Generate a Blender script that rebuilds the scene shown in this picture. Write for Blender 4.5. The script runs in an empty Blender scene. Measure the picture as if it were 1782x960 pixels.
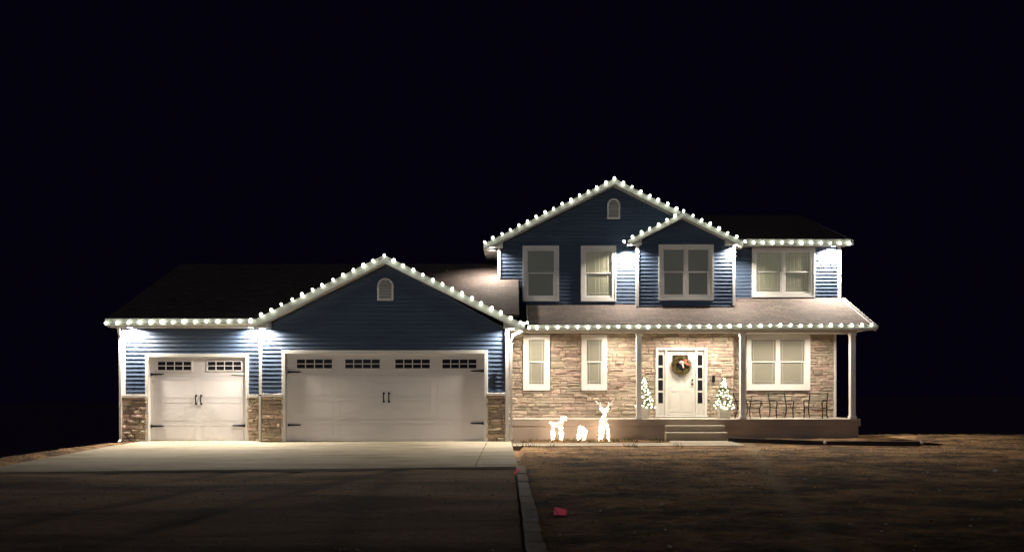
import bpy, bmesh, math, random
from mathutils import Vector, Matrix, noise
R = random.Random(7)
sc = bpy.context.scene
col = sc.collection
# ------------------------------------------------------------------ camera
F = 1287.0; CU = 891.0; HV = 680.0; EYE = 1.36
def X(u, d): return (u - CU) * d / F            # facade measures: photo column at depth d -> metres
def Z(v, d): return (HV - v) * d / F + EYE
cam = bpy.data.cameras.new('camera'); camo = bpy.data.objects.new('camera', cam); col.objects.link(camo)
camo.location = (0, 0, EYE); camo.rotation_euler = (math.radians(90), 0, 0)
cam.sensor_width = 36; cam.lens = 36 * F / 1782; cam.shift_y = 200 / 1782; cam.clip_end = 3000; cam.clip_start = .1
sc.camera = camo
# ------------------------------------------------------------------ night sky
w = bpy.data.worlds.new('World'); sc.world = w; w.use_nodes = True
nt = w.node_tree; nt.nodes.clear()
wo = nt.nodes.new('ShaderNodeOutputWorld'); bg = nt.nodes.new('ShaderNodeBackground')
sky = nt.nodes.new('ShaderNodeTexSky'); sky.sky_type = 'NISHITA'; sky.sun_disc = False
sky.sun_elevation = math.radians(-9); sky.sun_rotation = math.radians(200)
tint = nt.nodes.new('ShaderNodeMix'); tint.data_type = 'RGBA'; tint.blend_type = 'ADD'; tint.inputs[0].default_value = 1
tint.inputs[7].default_value = (.0012, .0005, .0036, 1)      # faint night blue
sc_ = nt.nodes.new('ShaderNodeVectorMath'); sc_.operation = 'SCALE'; sc_.inputs[3].default_value = .02
nt.links.new(sky.outputs[0], sc_.inputs[0]); nt.links.new(sc_.outputs[0], tint.inputs[6])
nt.links.new(tint.outputs[2], bg.inputs[0]); bg.inputs[1].default_value = 1
nt.links.new(bg.outputs[0], wo.inputs[0])
vs = sc.view_settings; vs.view_transform = 'Standard'; vs.look = 'None'; vs.exposure = 0; vs.gamma = 1
sc.cycles.use_denoising = True; sc.cycles.use_light_tree = True
sc.cycles.max_bounces = 6; sc.cycles.diffuse_bounces = 4; sc.cycles.sample_clamp_indirect = 4
sc.cycles.transparent_max_bounces = 12
front_fill = bpy.data.lights.new('front_fill', 'SUN'); front_fill.energy = .18; front_fill.angle = math.radians(3); front_fill.color = (.86, .88, 1)  # weak fill added behind the camera to brighten the house front
mo = bpy.data.objects.new('front_fill', front_fill); col.objects.link(mo); mo.rotation_euler = (math.radians(82.5), 0, math.radians(-12))
# ------------------------------------------------------------------ light levels
BULB = 10.0; FLOOD = 212.0; PORCH = 47.0
# ------------------------------------------------------------------ materials
def srgb(c):
    return tuple([((x / 255 + .055) / 1.055) ** 2.4 if x > 10 else x / 255 / 12.92 for x in c] + [1])
def mat(name, base, rough=.6, var=None, scale=6.0, bump=0.0, bscale=40.0, metal=0.0, objvar=0.0, stretch=(1, 1, 1), detail=6, spec=.5, extra=None):
    m = bpy.data.materials.new(name); m.use_nodes = True; n = m.node_tree; N = n.nodes; L = n.links
    p = N['Principled BSDF']; p.inputs['Roughness'].default_value = rough; p.inputs['Metallic'].default_value = metal
    p.inputs['Specular IOR Level'].default_value = spec
    c1 = tuple(base) + (1,); p.inputs['Base Color'].default_value = c1
    tc = N.new('ShaderNodeTexCoord'); mp = N.new('ShaderNodeMapping'); mp.inputs['Scale'].default_value = stretch
    ge = N.new('ShaderNodeNewGeometry'); L.new(ge.outputs['Position'], mp.inputs[0])
    out = None
    if var is not None:
        nz = N.new('ShaderNodeTexNoise'); nz.inputs['Scale'].default_value = scale; nz.inputs['Detail'].default_value = detail
        nz.inputs['Roughness'].default_value = .6; L.new(mp.outputs[0], nz.inputs['Vector'])
        rr = N.new('ShaderNodeMapRange'); rr.inputs[1].default_value = .3; rr.inputs[2].default_value = .7; L.new(nz.outputs[0], rr.inputs[0])
        mx = N.new('ShaderNodeMix'); mx.data_type = 'RGBA'; mx.inputs[6].default_value = c1; mx.inputs[7].default_value = tuple(var) + (1,)
        L.new(rr.outputs[0], mx.inputs[0]); out = mx.outputs[2]
    if objvar:
        oi = N.new('ShaderNodeObjectInfo'); mr = N.new('ShaderNodeMapRange'); mr.inputs[3].default_value = 1 - objvar; mr.inputs[4].default_value = 1 + objvar
        L.new(oi.outputs['Random'], mr.inputs[0]); mu = N.new('ShaderNodeVectorMath'); mu.operation = 'SCALE'
        if out: L.new(out, mu.inputs[0])
        else: mu.inputs[0].default_value = c1[:3]
        L.new(mr.outputs[0], mu.inputs[3]); out = mu.outputs[0]
    if out: L.new(out, p.inputs['Base Color'])
    if bump:
        nb = N.new('ShaderNodeTexNoise'); nb.inputs['Scale'].default_value = bscale; nb.inputs['Detail'].default_value = 5; L.new(mp.outputs[0], nb.inputs['Vector'])
        bp = N.new('ShaderNodeBump'); bp.inputs['Strength'].default_value = bump; bp.inputs['Distance'].default_value = .02
        L.new(nb.outputs[0], bp.inputs['Height']); L.new(bp.outputs[0], p.inputs['Normal'])
    if extra: extra(m, n, N, L, p, mp, out)
    return m
def emit(name, c, s):
    m = bpy.data.materials.new(name); m.use_nodes = True; n = m.node_tree; p = n.nodes['Principled BSDF']
    p.inputs['Base Color'].default_value = (.8, .8, .8, 1); p.inputs['Emission Color'].default_value = tuple(c) + (1,); p.inputs['Emission Strength'].default_value = s
    return m
M = {}
M['siding'] = mat('blue_vinyl', (.070, .107, .176), .48, var=(.056, .088, .148), scale=1.3, bump=.08, bscale=60, objvar=.08, stretch=(1, 1, 6))
M['trim'] = mat('white_vinyl', (.85, .83, .79), .4, var=(.79, .77, .72), scale=2.2)
M['fascia'] = mat('fascia_white', (.70, .70, .64), .45, var=(.6, .6, .54), scale=3)
M['soffit'] = mat('soffit_white', (.66, .64, .6), .6)
def stonex(m, n, N, L, p, mp, out):
    # pale and rusty veins that follow the rock
    nz = N.new('ShaderNodeTexNoise'); nz.inputs['Scale'].default_value = 1.6; nz.inputs['Detail'].default_value = 2
    L.new(mp.outputs[0], nz.inputs['Vector'])
    cr = N.new('ShaderNodeValToRGB'); cr.color_ramp.elements[0].position = .35; cr.color_ramp.elements[0].color = (1.05, .95, .92, 1)
    cr.color_ramp.elements[1].position = .68; cr.color_ramp.elements[1].color = (.95, 1.0, .88, 1)
    L.new(nz.outputs[0], cr.inputs[0]); mu = N.new('ShaderNodeMix'); mu.data_type = 'RGBA'; mu.blend_type = 'MULTIPLY'; mu.inputs[0].default_value = 1
    L.new(out, mu.inputs[6]); L.new(cr.outputs[0], mu.inputs[7]); L.new(mu.outputs[2], p.inputs['Base Color'])
M['stone'] = mat('ledge_stone', (.55, .465, .39), .85, var=(.36, .29, .24), scale=7, bump=1.0, bscale=26, objvar=.3, stretch=(1, 1, 2.5), extra=stonex)
M['mortar'] = mat('mortar', (.16, .125, .095), .9)
M['door'] = mat('door_white', (.82, .79, .79), .62, var=(.77, .74, .74), scale=1.0)
M['doorw'] = mat('front_door_white', (.78, .74, .68), .4)
M['dark'] = mat('dark_opening', (.012, .01, .01), .5)
M['black'] = mat('black_iron', (.012, .011, .011), .45, metal=.3)
M['brass'] = mat('dark_bronze', (.05, .035, .02), .35, metal=.8)
def shingx(m, n, N, L, p, mp, out):
    bt = N.new('ShaderNodeTexBrick'); bt.offset = .37; bt.inputs['Scale'].default_value = 1.0
    bt.inputs['Brick Width'].default_value = .32; bt.inputs['Row Height'].default_value = .13; bt.inputs['Mortar Size'].default_value = .008
    bt.inputs['Color1'].default_value = (.75, .75, .75, 1); bt.inputs['Color2'].default_value = (1.2, 1.15, 1.1, 1); bt.inputs['Mortar'].default_value = (.45, .45, .45, 1)
    sx = N.new('ShaderNodeSeparateXYZ'); ge = N.new('ShaderNodeNewGeometry'); L.new(ge.outputs['Position'], sx.inputs[0])
    ad = N.new('ShaderNodeMath'); ad.operation = 'MULTIPLY'; ad.inputs[1].default_value = 1.12; L.new(sx.outputs[1], ad.inputs[0])
    cb = N.new('ShaderNodeCombineXYZ'); L.new(sx.outputs[0], cb.inputs[0]); L.new(ad.outputs[0], cb.inputs[1]); L.new(cb.outputs[0], bt.inputs['Vector'])
    mu = N.new('ShaderNodeMix'); mu.data_type = 'RGBA'; mu.blend_type = 'MULTIPLY'; mu.inputs[0].default_value = 1
    L.new(out, mu.inputs[6]); L.new(bt.outputs[0], mu.inputs[7]); L.new(mu.outputs[2], p.inputs['Base Color'])
M['shingle'] = mat('shingle_brown', (.135, .108, .096), .9, var=(.08, .064, .058), scale=9, bump=.5, bscale=90, extra=shingx)
def concx(m, n, N, L, p, mp, out):
    # broom marks, drips and tyre scuffs worn into the slab
    nz = N.new('ShaderNodeTexNoise'); nz.inputs['Scale'].default_value = .8; nz.inputs['Detail'].default_value = 5; nz.inputs['Distortion'].default_value = .6
    m2 = N.new('ShaderNodeMapping'); m2.inputs['Rotation'].default_value = (0, 0, .5); m2.inputs['Scale'].default_value = (.6, 2.2, 1); L.new(mp.outputs[0], m2.inputs[0]); L.new(m2.outputs[0], nz.inputs['Vector'])
    cr = N.new('ShaderNodeValToRGB'); cr.color_ramp.elements[0].position = .36; cr.color_ramp.elements[0].color = (.56, .54, .44, 1); cr.color_ramp.elements[1].position = .58; cr.color_ramp.elements[1].color = (1, 1, 1, 1)
    L.new(nz.outputs[0], cr.inputs[0]); mu = N.new('ShaderNodeMix'); mu.data_type = 'RGBA'; mu.blend_type = 'MULTIPLY'; mu.inputs[0].default_value = .8
    L.new(out, mu.inputs[6]); L.new(cr.outputs[0], mu.inputs[7]); L.new(mu.outputs[2], p.inputs['Base Color'])
M['concrete'] = mat('driveway_concrete', (.56, .49, .37), .85, var=(.46, .40, .30), scale=2.5, bump=.25, bscale=60, extra=concx)
M['base'] = mat('porch_concrete', (.41, .33, .26), .85, var=(.32, .255, .20), scale=1.4, bump=.3, bscale=20)
M['floor'] = mat('porch_floor', (.62, .56, .48), .7, var=(.5, .45, .38), scale=3)
M['walk'] = mat('walk_concrete', (.5, .44, .34), .8, var=(.38, .33, .25), scale=3, bump=.3, bscale=30)
def dirtx(m, n, N, L, p, mp, out):
    # pale straw and trodden strip from the steps across the lot
    ge = N.new('ShaderNodeNewGeometry'); sx = N.new('ShaderNodeSeparateXYZ'); L.new(ge.outputs['Position'], sx.inputs[0])
    nz = N.new('ShaderNodeTexNoise'); nz.inputs['Scale'].default_value = .5; nz.inputs['Detail'].default_value = 8; nz.inputs['Roughness'].default_value = .7
    m2 = N.new('ShaderNodeMapping'); m2.inputs['Scale'].default_value = (1.3, 2.4, 1); L.new(ge.outputs['Position'], m2.inputs[0]); L.new(m2.outputs[0], nz.inputs['Vector'])
    cr = N.new('ShaderNodeValToRGB'); cr.color_ramp.elements[0].position = .42; cr.color_ramp.elements[0].color = (.3, .29, .3, 1); cr.color_ramp.elements[1].position = .6; cr.color_ramp.elements[1].color = (1.6, 1.42, 1.1, 1)
    L.new(nz.outputs[0], cr.inputs[0])
    mu = N.new('ShaderNodeMix'); mu.data_type = 'RGBA'; mu.blend_type = 'MULTIPLY'; mu.inputs[0].default_value = 1
    L.new(out, mu.inputs[6]); L.new(cr.outputs[0], mu.inputs[7])
    # trail: centre line x = 3.4 + 0.25*(19-y)^.. kept near x ~ 6 at y=17 to x ~ 3 at y = 8
    a = N.new('ShaderNodeMath'); a.operation = 'MULTIPLY_ADD'; a.inputs[1].default_value = -.27; a.inputs[2].default_value = -1.2; L.new(sx.outputs[1], a.inputs[0])
    b = N.new('ShaderNodeMath'); b.operation = 'ADD'; L.new(sx.outputs[0], b.inputs[0]); L.new(a.outputs[0], b.inputs[1])
    nn = N.new('ShaderNodeMath'); nn.operation = 'MULTIPLY_ADD'; nn.inputs[1].default_value = .35; L.new(nz.outputs[0], nn.inputs[0]); L.new(b.outputs[0], nn.inputs[2])
    c = N.new('ShaderNodeMath'); c.operation = 'ABSOLUTE'; L.new(nn.outputs[0], c.inputs[0])
    d = N.new('ShaderNodeMapRange'); d.inputs[1].default_value = .06; d.inputs[2].default_value = .22; d.inputs[3].default_value = .3; d.inputs[4].default_value = 0; L.new(c.outputs[0], d.inputs[0])
    m3 = N.new('ShaderNodeMix'); m3.data_type = 'RGBA'; m3.inputs[7].default_value = (.42, .35, .22, 1); L.new(d.outputs[0], m3.inputs[0]); L.new(mu.outputs[2], m3.inputs[6])
    # night-sky tone painted into the far ground's colour, softening the horizon seam
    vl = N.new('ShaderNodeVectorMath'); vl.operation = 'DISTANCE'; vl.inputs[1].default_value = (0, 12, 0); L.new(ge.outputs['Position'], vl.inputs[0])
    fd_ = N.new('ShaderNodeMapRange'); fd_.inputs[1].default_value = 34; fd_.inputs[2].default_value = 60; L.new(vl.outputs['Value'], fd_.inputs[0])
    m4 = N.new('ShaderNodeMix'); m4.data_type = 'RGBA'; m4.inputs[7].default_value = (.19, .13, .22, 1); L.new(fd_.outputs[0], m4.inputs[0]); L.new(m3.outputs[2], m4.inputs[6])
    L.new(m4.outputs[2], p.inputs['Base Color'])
M['dirt'] = mat('bare_dirt', (.33, .22, .13), .95, var=(.14, .095, .065), scale=5, bump=.8, bscale=14, detail=10, spec=.2, extra=dirtx)
for q in M['dirt'].node_tree.nodes:
    if q.type == 'BUMP': q.inputs['Distance'].default_value = .07
def gravx(m, n, N, L, p, mp, out):
    nz = N.new('ShaderNodeTexNoise'); nz.inputs['Scale'].default_value = .45; nz.inputs['Detail'].default_value = 4; nz.inputs['Distortion'].default_value = .8
    m2 = N.new('ShaderNodeMapping'); m2.inputs['Rotation'].default_value = (0, 0, .55); m2.inputs['Scale'].default_value = (.5, 2.4, 1); L.new(mp.outputs[0], m2.inputs[0]); L.new(m2.outputs[0], nz.inputs['Vector'])
    cr = N.new('ShaderNodeValToRGB'); cr.color_ramp.elements[0].position = .38; cr.color_ramp.elements[0].color = (.3, .28, .28, 1); cr.color_ramp.elements[1].position = .6; cr.color_ramp.elements[1].color = (1.1, 1.05, .95, 1)
    L.new(nz.outputs[0], cr.inputs[0]); mu = N.new('ShaderNodeMix'); mu.data_type = 'RGBA'; mu.blend_type = 'MULTIPLY'; mu.inputs[0].default_value = .9
    L.new(out, mu.inputs[6]); L.new(cr.outputs[0], mu.inputs[7]); L.new(mu.outputs[2], p.inputs['Base Color'])
def gravx2(m, n, N, L, p, mp, out):
    gravx(m, n, N, L, p, mp, out)
    src = p.inputs['Base Color'].links[0].from_socket
    at = N.new('ShaderNodeAttribute'); at.attribute_name = 'rut'
    mu = N.new('ShaderNodeMix'); mu.data_type = 'RGBA'; mu.inputs[7].default_value = (.035, .03, .027, 1)
    L.new(at.outputs['Fac'], mu.inputs[0]); L.new(src, mu.inputs[6]); L.new(mu.outputs[2], p.inputs['Base Color'])
M['gravel'] = mat('fine_gravel', (.44, .31, .22), .95, var=(.24, .175, .125), scale=12, bump=.7, bscale=45, detail=10, spec=.2, extra=gravx2)
M['block'] = mat('edging_block', (.58, .50, .42), .9, var=(.36, .30, .25), scale=8, bump=.5, bscale=30, objvar=.2)
M['timber'] = mat('dark_timber', (.035, .022, .018), .8, var=(.02, .014, .012), scale=5, stretch=(.3, 4, 4), bump=.3)
M['leaf'] = mat('evergreen', (.045, .075, .022), .7, var=(.085, .11, .03), scale=30)
M['wleaf'] = mat('wreath_green', (.06, .08, .02), .7, var=(.20, .12, .035), scale=25)
M['bow'] = mat('ribbon_red', (.62, .07, .04), .5, var=(.72, .26, .16), scale=14)
M['bloom'] = mat('ribbon_pale', (.8, .66, .62), .5)
M['pot'] = mat('planter_grey', (.5, .46, .4), .7)
M['grass'] = mat('dry_grass', (.34, .26, .13), .9, var=(.14, .13, .05), scale=2)
M['weed'] = mat('green_weed', (.07, .09, .02), .8, var=(.16, .13, .04), scale=6)
M['pebble'] = mat('pale_pebble', (.8, .77, .7), .8, var=(.5, .46, .4), scale=4)
M['clod'] = mat('soil_clod', (.22, .14, .08), .95, var=(.11, .07, .042), scale=3)
M['sling'] = mat('sling_fabric', (.17, .16, .12), .7, var=(.12, .12, .09), scale=9)
M['mesh'] = mat('cord_green', (.02, .03, .02), .6)
# glass over blinds
g = bpy.data.materials.new('window_glass'); g.use_nodes = True; n = g.node_tree; n.nodes.clear()
o_ = n.nodes.new('ShaderNodeOutputMaterial'); mx = n.nodes.new('ShaderNodeMixShader'); tr = n.nodes.new('ShaderNodeBsdfTransparent'); gl = n.nodes.new('ShaderNodeBsdfGlossy')
gl.inputs['Roughness'].default_value = .03; fr = n.nodes.new('ShaderNodeFresnel'); fr.inputs[0].default_value = 1.5
tr.inputs[0].default_value = (.9, .9, .88, 1)
bk = n.nodes.new('ShaderNodeNewGeometry'); ms = n.nodes.new('ShaderNodeMath'); ms.operation = 'SUBTRACT'; ms.use_clamp = True
n.links.new(fr.outputs[0], ms.inputs[0]); n.links.new(bk.outputs['Backfacing'], ms.inputs[1])
n.links.new(ms.outputs[0], mx.inputs[0]); n.links.new(tr.outputs[0], mx.inputs[1]); n.links.new(gl.outputs[0], mx.inputs[2]); n.links.new(mx.outputs[0], o_.inputs[0]); M['glass'] = g
def blindmat(name, c, e, ec=(.9, .92, .8)):  # faint emission in the blind stands in for room light behind it
    m = mat(name, c, .8)
    p = m.node_tree.nodes['Principled BSDF']; p.inputs['Emission Color'].default_value = tuple(ec) + (1,); p.inputs['Emission Strength'].default_value = e
    return m
M['blind_dim'] = blindmat('blind_dim', (.24, .25, .23), .046, (.82, .82, .76))
M['blind_mid'] = blindmat('blind_mid', (.42, .41, .32), .10, (.9, .88, .68))
M['blind_low'] = blindmat('blind_low', (.46, .44, .37), .05, (.95, .9, .72))
M['dglass'] = mat('dark_glass', (.02, .02, .025), .08)
M['bulb'] = emit('bulb_cool_white', (.93, 1.0, .80), BULB)
M['tbulb'] = emit('bulb_tree', (.88, 1.0, .66), 8)
M['deerlit'] = emit('acrylic_lit', (1.0, .74, .56), .62)
M['led'] = emit('led_white', (1, .78, .55), 40)
M['lens'] = emit('flood_lens', (1, .96, .92), 12)
M['plens'] = emit('porch_lens', (1, .86, .66), 10)
fl = bpy.data.materials.new('pink_flag'); fl.use_nodes = True; n = fl.node_tree; n.nodes.clear()
o_ = n.nodes.new('ShaderNodeOutputMaterial'); mx = n.nodes.new('ShaderNodeMixShader'); mx.inputs[0].default_value = .85
d_ = n.nodes.new('ShaderNodeBsdfDiffuse'); t_ = n.nodes.new('ShaderNodeBsdfTranslucent'); d_.inputs[0].default_value = (.9, .06, .16, 1); t_.inputs[0].default_value = (1, .16, .3, 1)
n.links.new(d_.outputs[0], mx.inputs[1]); n.links.new(t_.outputs[0], mx.inputs[2]); n.links.new(mx.outputs[0], o_.inputs[0]); M['flag'] = fl
# ------------------------------------------------------------------ helpers
def tag(o, label=None, cat=None, group=None, kind=None):
    if label: o['label'] = label
    if cat: o['category'] = cat
    if group: o['group'] = group
    if kind: o['kind'] = kind
    return o
def root(name, label, cat, loc=(0, 0, 0), group=None):
    o = bpy.data.objects.new(name, None); o.location = loc; o.empty_display_size = .2; col.objects.link(o)
    return tag(o, label, cat, group)
def link(name, me, m, parent=None, loc=None):
    o = bpy.data.objects.new(name, me)
    if m is not None and not me.materials: me.materials.append(M[m])
    col.objects.link(o)
    if parent is not None:
        o.parent = parent
        wl = WL.get(parent.name, Vector((0, 0, 0)))
        o.location = (Vector(loc) if loc is not None else Vector((0, 0, 0))) - wl
        WL[o.name] = Vector(loc) if loc is not None else Vector((0, 0, 0))
    elif loc is not None: o.location = loc
    return o
WL = {}
def wroot(*a, **k):
    o = root(*a, **k); WL[o.name] = Vector(o.location); return o
class MB:
    """collects simple solids into one mesh, in world coordinates"""
    def __init__(s): s.v = []; s.f = []
    def add(s, vs, fs):
        b = len(s.v); s.v += [tuple(q) for q in vs]; s.f += [tuple(b + i for i in f) for f in fs]; return s
    def box(s, x0, x1, y0, y1, z0, z1):
        return s.add([(x0, y0, z0), (x1, y0, z0), (x1, y1, z0), (x0, y1, z0), (x0, y0, z1), (x1, y0, z1), (x1, y1, z1), (x0, y1, z1)],
                     [(0, 3, 2, 1), (4, 5, 6, 7), (0, 1, 5, 4), (1, 2, 6, 5), (2, 3, 7, 6), (3, 0, 4, 7)])
    def prism(s, poly, y0, y1):     # poly in (x,z), extruded along y
        n_ = len(poly)
        vs = [(x, y0, z) for x, z in poly] + [(x, y1, z) for x, z in poly]
        return s.add(vs, [tuple(range(n_)), tuple(range(2 * n_ - 1, n_ - 1, -1))] + [(i, i + n_, (i + 1) % n_ + n_, (i + 1) % n_) for i in range(n_)])
    def xprism(s, poly, x0, x1):    # poly in (y,z), extruded along x
        n_ = len(poly)
        vs = [(x0, y, z) for y, z in poly] + [(x1, y, z) for y, z in poly]
        return s.add(vs, [tuple(range(n_)), tuple(range(2 * n_ - 1, n_ - 1, -1))] + [(i, i + n_, (i + 1) % n_ + n_, (i + 1) % n_) for i in range(n_)])
    def zprism(s, poly, z0, z1):
        n_ = len(poly)
        vs = [(x, y, z0) for x, y in poly] + [(x, y, z1) for x, y in poly]
        return s.add(vs, [tuple(range(n_)), tuple(range(2 * n_ - 1, n_ - 1, -1))] + [(i, i + n_, (i + 1) % n_ + n_, (i + 1) % n_) for i in range(n_)])
    def tube(s, pts, r, n_=6, r2=None):
        pts = [Vector(p) for p in pts]; rings = []
        for i, p in enumerate(pts):
            d = (pts[min(i + 1, len(pts) - 1)] - pts[max(i - 1, 0)]).normalized()
            a = d.cross(Vector((0, 0, 1))) if abs(d.z) < .9 else d.cross(Vector((0, 1, 0))); a.normalize(); b = d.cross(a)
            rr = r if r2 is None else r + (r2 - r) * i / (len(pts) - 1)
            rings.append([p + (a * math.cos(t) + b * math.sin(t)) * rr for t in [2 * math.pi * (k + .5) / n_ for k in range(n_)]])
        vs = [q for rg in rings for q in rg]; fs = []
        for i in range(len(pts) - 1):
            for k in range(n_): fs.append((i * n_ + k, i * n_ + (k + 1) % n_, (i + 1) * n_ + (k + 1) % n_, (i + 1) * n_ + k))
        fs.append(tuple(range(n_))[::-1]); fs.append(tuple((len(pts) - 1) * n_ + k for k in range(n_)))
        return s.add(vs, fs)
    def ico(s, c, r, sx=1, sy=1, sz=1, jit=0):
        t = (1 + 5 ** .5) / 2; k = r / math.sqrt(1 + t * t)
        vs = [(-1, t, 0), (1, t, 0), (-1, -t, 0), (1, -t, 0), (0, -1, t), (0, 1, t), (0, -1, -t), (0, 1, -t), (t, 0, -1), (t, 0, 1), (-t, 0, -1), (-t, 0, 1)]
        vs = [(c[0] + a * k * sx * (1 + R.uniform(-jit, jit)), c[1] + b * k * sy * (1 + R.uniform(-jit, jit)), c[2] + d * k * sz * (1 + R.uniform(-jit, jit))) for a, b, d in vs]
        return s.add(vs, [(0, 11, 5), (0, 5, 1), (0, 1, 7), (0, 7, 10), (0, 10, 11), (1, 5, 9), (5, 11, 4), (11, 10, 2), (10, 7, 6), (7, 1, 8), (3, 9, 4), (3, 4, 2), (3, 2, 6), (3, 6, 8), (3, 8, 9), (4, 9, 5), (2, 4, 11), (6, 2, 10), (8, 6, 7), (9, 8, 1)])
    def build(s, name, m, parent=None, smooth=False, fix=True, bev=0):
        me = bpy.data.meshes.new(name); me.from_pydata(s.v, [], s.f); me.update()
        if fix or bev:
            bm = bmesh.new(); bm.from_mesh(me)
            if bev: bmesh.ops.bevel(bm, geom=bm.edges[:], offset=bev, segments=1, affect='EDGES')
            bmesh.ops.recalc_face_normals(bm, faces=bm.faces[:]); bm.to_mesh(me); bm.free()
        if smooth: me.polygons.foreach_set('use_smooth', [True] * len(me.polygons))
        o = link(name, me, m)
        if parent is not None:
            o.parent = parent; o.location = -WL.get(parent.name, Vector((0, 0, 0)))
            WL[o.name] = Vector((0, 0, 0))
        return o
# ------------------------------------------------------------------ ground
def smooth(a, b, t): t = max(0, min(1, (t - a) / (b - a))); return t * t * (3 - 2 * t)
def ground_z(x, y):
    z = -.106
    n1 = noise.noise(Vector((x * .35, y * .35, 0))) * .035 + noise.noise(Vector((x * 1.3, y * 1.3, 3))) * .018 + noise.noise(Vector((x * 4.1, y * 4.1, 7))) * .018 + abs(noise.noise(Vector((x * 2.2, y * 3.1, 11)))) * .035
    near = smooth(0, 1.2, 19.3 - y) * smooth(0.2, 1.0, x)
    z += n1 * max(near, smooth(11, 12, x)) if x > -10.6 else n1 * .6
    cy = 24.6 + .6 * noise.noise(Vector((x * .25, 0, 2)))
    if y > cy: z -= .16 * (y - cy) if y < cy + 40 else 6.4
    cx = -10.9
    if x < cx: z -= min(8, .22 * (cx - x))
    else: z += .05 * smooth(-10.2, -10.8, x)
    if x < .3 and y < 26 and x > -10.2: z -= .1
    # low mound of spoil along the right of the lot
    z += .05 * smooth(11, 13, x) * smooth(20.5, 22.5, y) * smooth(25, 23.5, y)
    return z
def axis(a, b, step, lo, hi):
    r = [a + i * step for i in range(int((b - a) / step) + 1)]
    q = r[-1]; s_ = step
    while q < hi: s_ *= 1.35; q += s_; r.append(q)
    q = r[0]; s_ = step
    while q > lo: s_ *= 1.35; q -= s_; r.insert(0, q)
    return r
gx = axis(-12, 16, .1, -600, 600); gy = axis(5, 26, .085, -40, 900)
me = bpy.data.meshes.new('ground'); W_ = len(gx)
me.from_pydata([(x, y, ground_z(x, y)) for y in gy for x in gx], [], [(j * W_ + i, j * W_ + i + 1, (j + 1) * W_ + i + 1, (j + 1) * W_ + i) for j in range(len(gy) - 1) for i in range(W_ - 1)])
me.polygons.foreach_set('use_smooth', [True] * len(me.polygons)); me.update()
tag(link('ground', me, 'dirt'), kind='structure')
# gravel lane (gently rutted)
vx = [-24 + i * .12 for i in range(202)]; vy = [-2 + i * .12 for i in range(131)]
def rut(x, y):
    v = 0
    for (x0, k, c, w_, s_) in ((-3.7, .17, .018, .16, .8), (-5.3, .17, .018, .16, .6), (-7.2, .35, .01, .2, .55), (-9.0, .35, .01, .2, .5), (-1.6, -.1, .006, .15, .5), (-12.5, .6, 0, .3, .5)):
        xc = x0 + k * (y - 7) + c * (y - 7) ** 2 + .12 * noise.noise(Vector((y * .7, x0, 0)))
        v = max(v, s_ * 1.5 * math.exp(-((x - xc) / w_) ** 2) * (.55 + .6 * noise.noise(Vector((x * .9, y * .9, x0)))))
    return max(0, v)
def gv(x, y):
    y1 = 12.42 + (x + 8.65) * .106
    yy = min(y, y1); 
    z = -.035 + .018 * noise.noise(Vector((x * .6 + yy * .3, yy * .8, 1))) + .008 * noise.noise(Vector((x * 3, yy * 3, 5)))
    if x < -12.5: z -= (-12.5 - x) * .2
    z -= .022 * rut(x, yy)
    return (min(x, .05 + .0045 * (13.4 - yy)), yy, z)
me = bpy.data.meshes.new('gravel_lane'); W_ = len(vx)
me.from_pydata([gv(x, y) for y in vy for x in vx], [], [(j * W_ + i, j * W_ + i + 1, (j + 1) * W_ + i + 1, (j + 1) * W_ + i) for j in range(len(vy) - 1) for i in range(W_ - 1)])
me.polygons.foreach_set('use_smooth', [True] * len(me.polygons)); me.update()
at_ = me.attributes.new('rut', 'FLOAT', 'POINT'); at_.data.foreach_set('value', [min(1, rut(q.co.x, q.co.y)) for q in me.vertices])
tag(link('gravel_lane', me, 'gravel'), kind='structure')
# driveway apron in slabs
drv = wroot('driveway', None, None); drv['kind'] = 'structure'
fy = lambda x: 12.42 + (x + 8.65) * .106
xs = X(848, 20.1); xl = xs
def slab(poly, nm='slab'):
    m_ = MB().zprism(poly, -.16, 0); n_ = len(poly)
    for i in range(n_, 2 * n_):
        x, y, z = m_.v[i]; m_.v[i] = (x, y, .0038 * x * max(0, min(1, (y - 12.4) / 8)))
    return m_.build(nm, 'concrete', drv, bev=.006)
slab([(-9.0, 12.38), (xl - .006, fy(xl)), (xl - .006, 20.25), (-6.9, 20.25), (-6.9, 20.8), (-10.35, 20.8), (-10.15, 18.5), (-9.3, 13.45)])
slab([(xl + .006, fy(xl)), (.11, fy(.1)), (-.03, 20.25), (xl + .006, 20.25)])
# edging blocks beside the lane
ed = wroot('block_edging', 'row of weathered concrete edging blocks dividing the lane from bare dirt', 'edging', (.2, 9, -.1))
ys = [13.25, 12.0, 11.06, 10.33, 9.55, 8.84, 8.2, 7.66, 7.12, 6.55, 6.0, 5.45]
for i in range(len(ys) - 1):
    a, b = ys[i], ys[i + 1] + .06
    xa = .075 + (13.25 - a) * .008 + R.uniform(-.01, .01); xb = .075 + (13.25 - b) * .008 + R.uniform(-.01, .01); wd = .165
    zt = .02 + R.uniform(-.02, .025)
    MB().zprism([(xa, a), (xb, b), (xb + wd, b - .01), (xa + wd, a - .01)], -.25, zt).build('block', 'block', ed, bev=.012)
# ------------------------------------------------------------------ house planes
DG, DS, DM, DB, DR, DP = 20.1, 20.7, 23.4, 23.15, 23.95, 22.2
FLOOR = Z(728.5, DP)
house = wroot('house', 'two-storey blue house with stone porch and attached garages, roofline lit by bulbs', 'house', (0, 24, 0))
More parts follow.
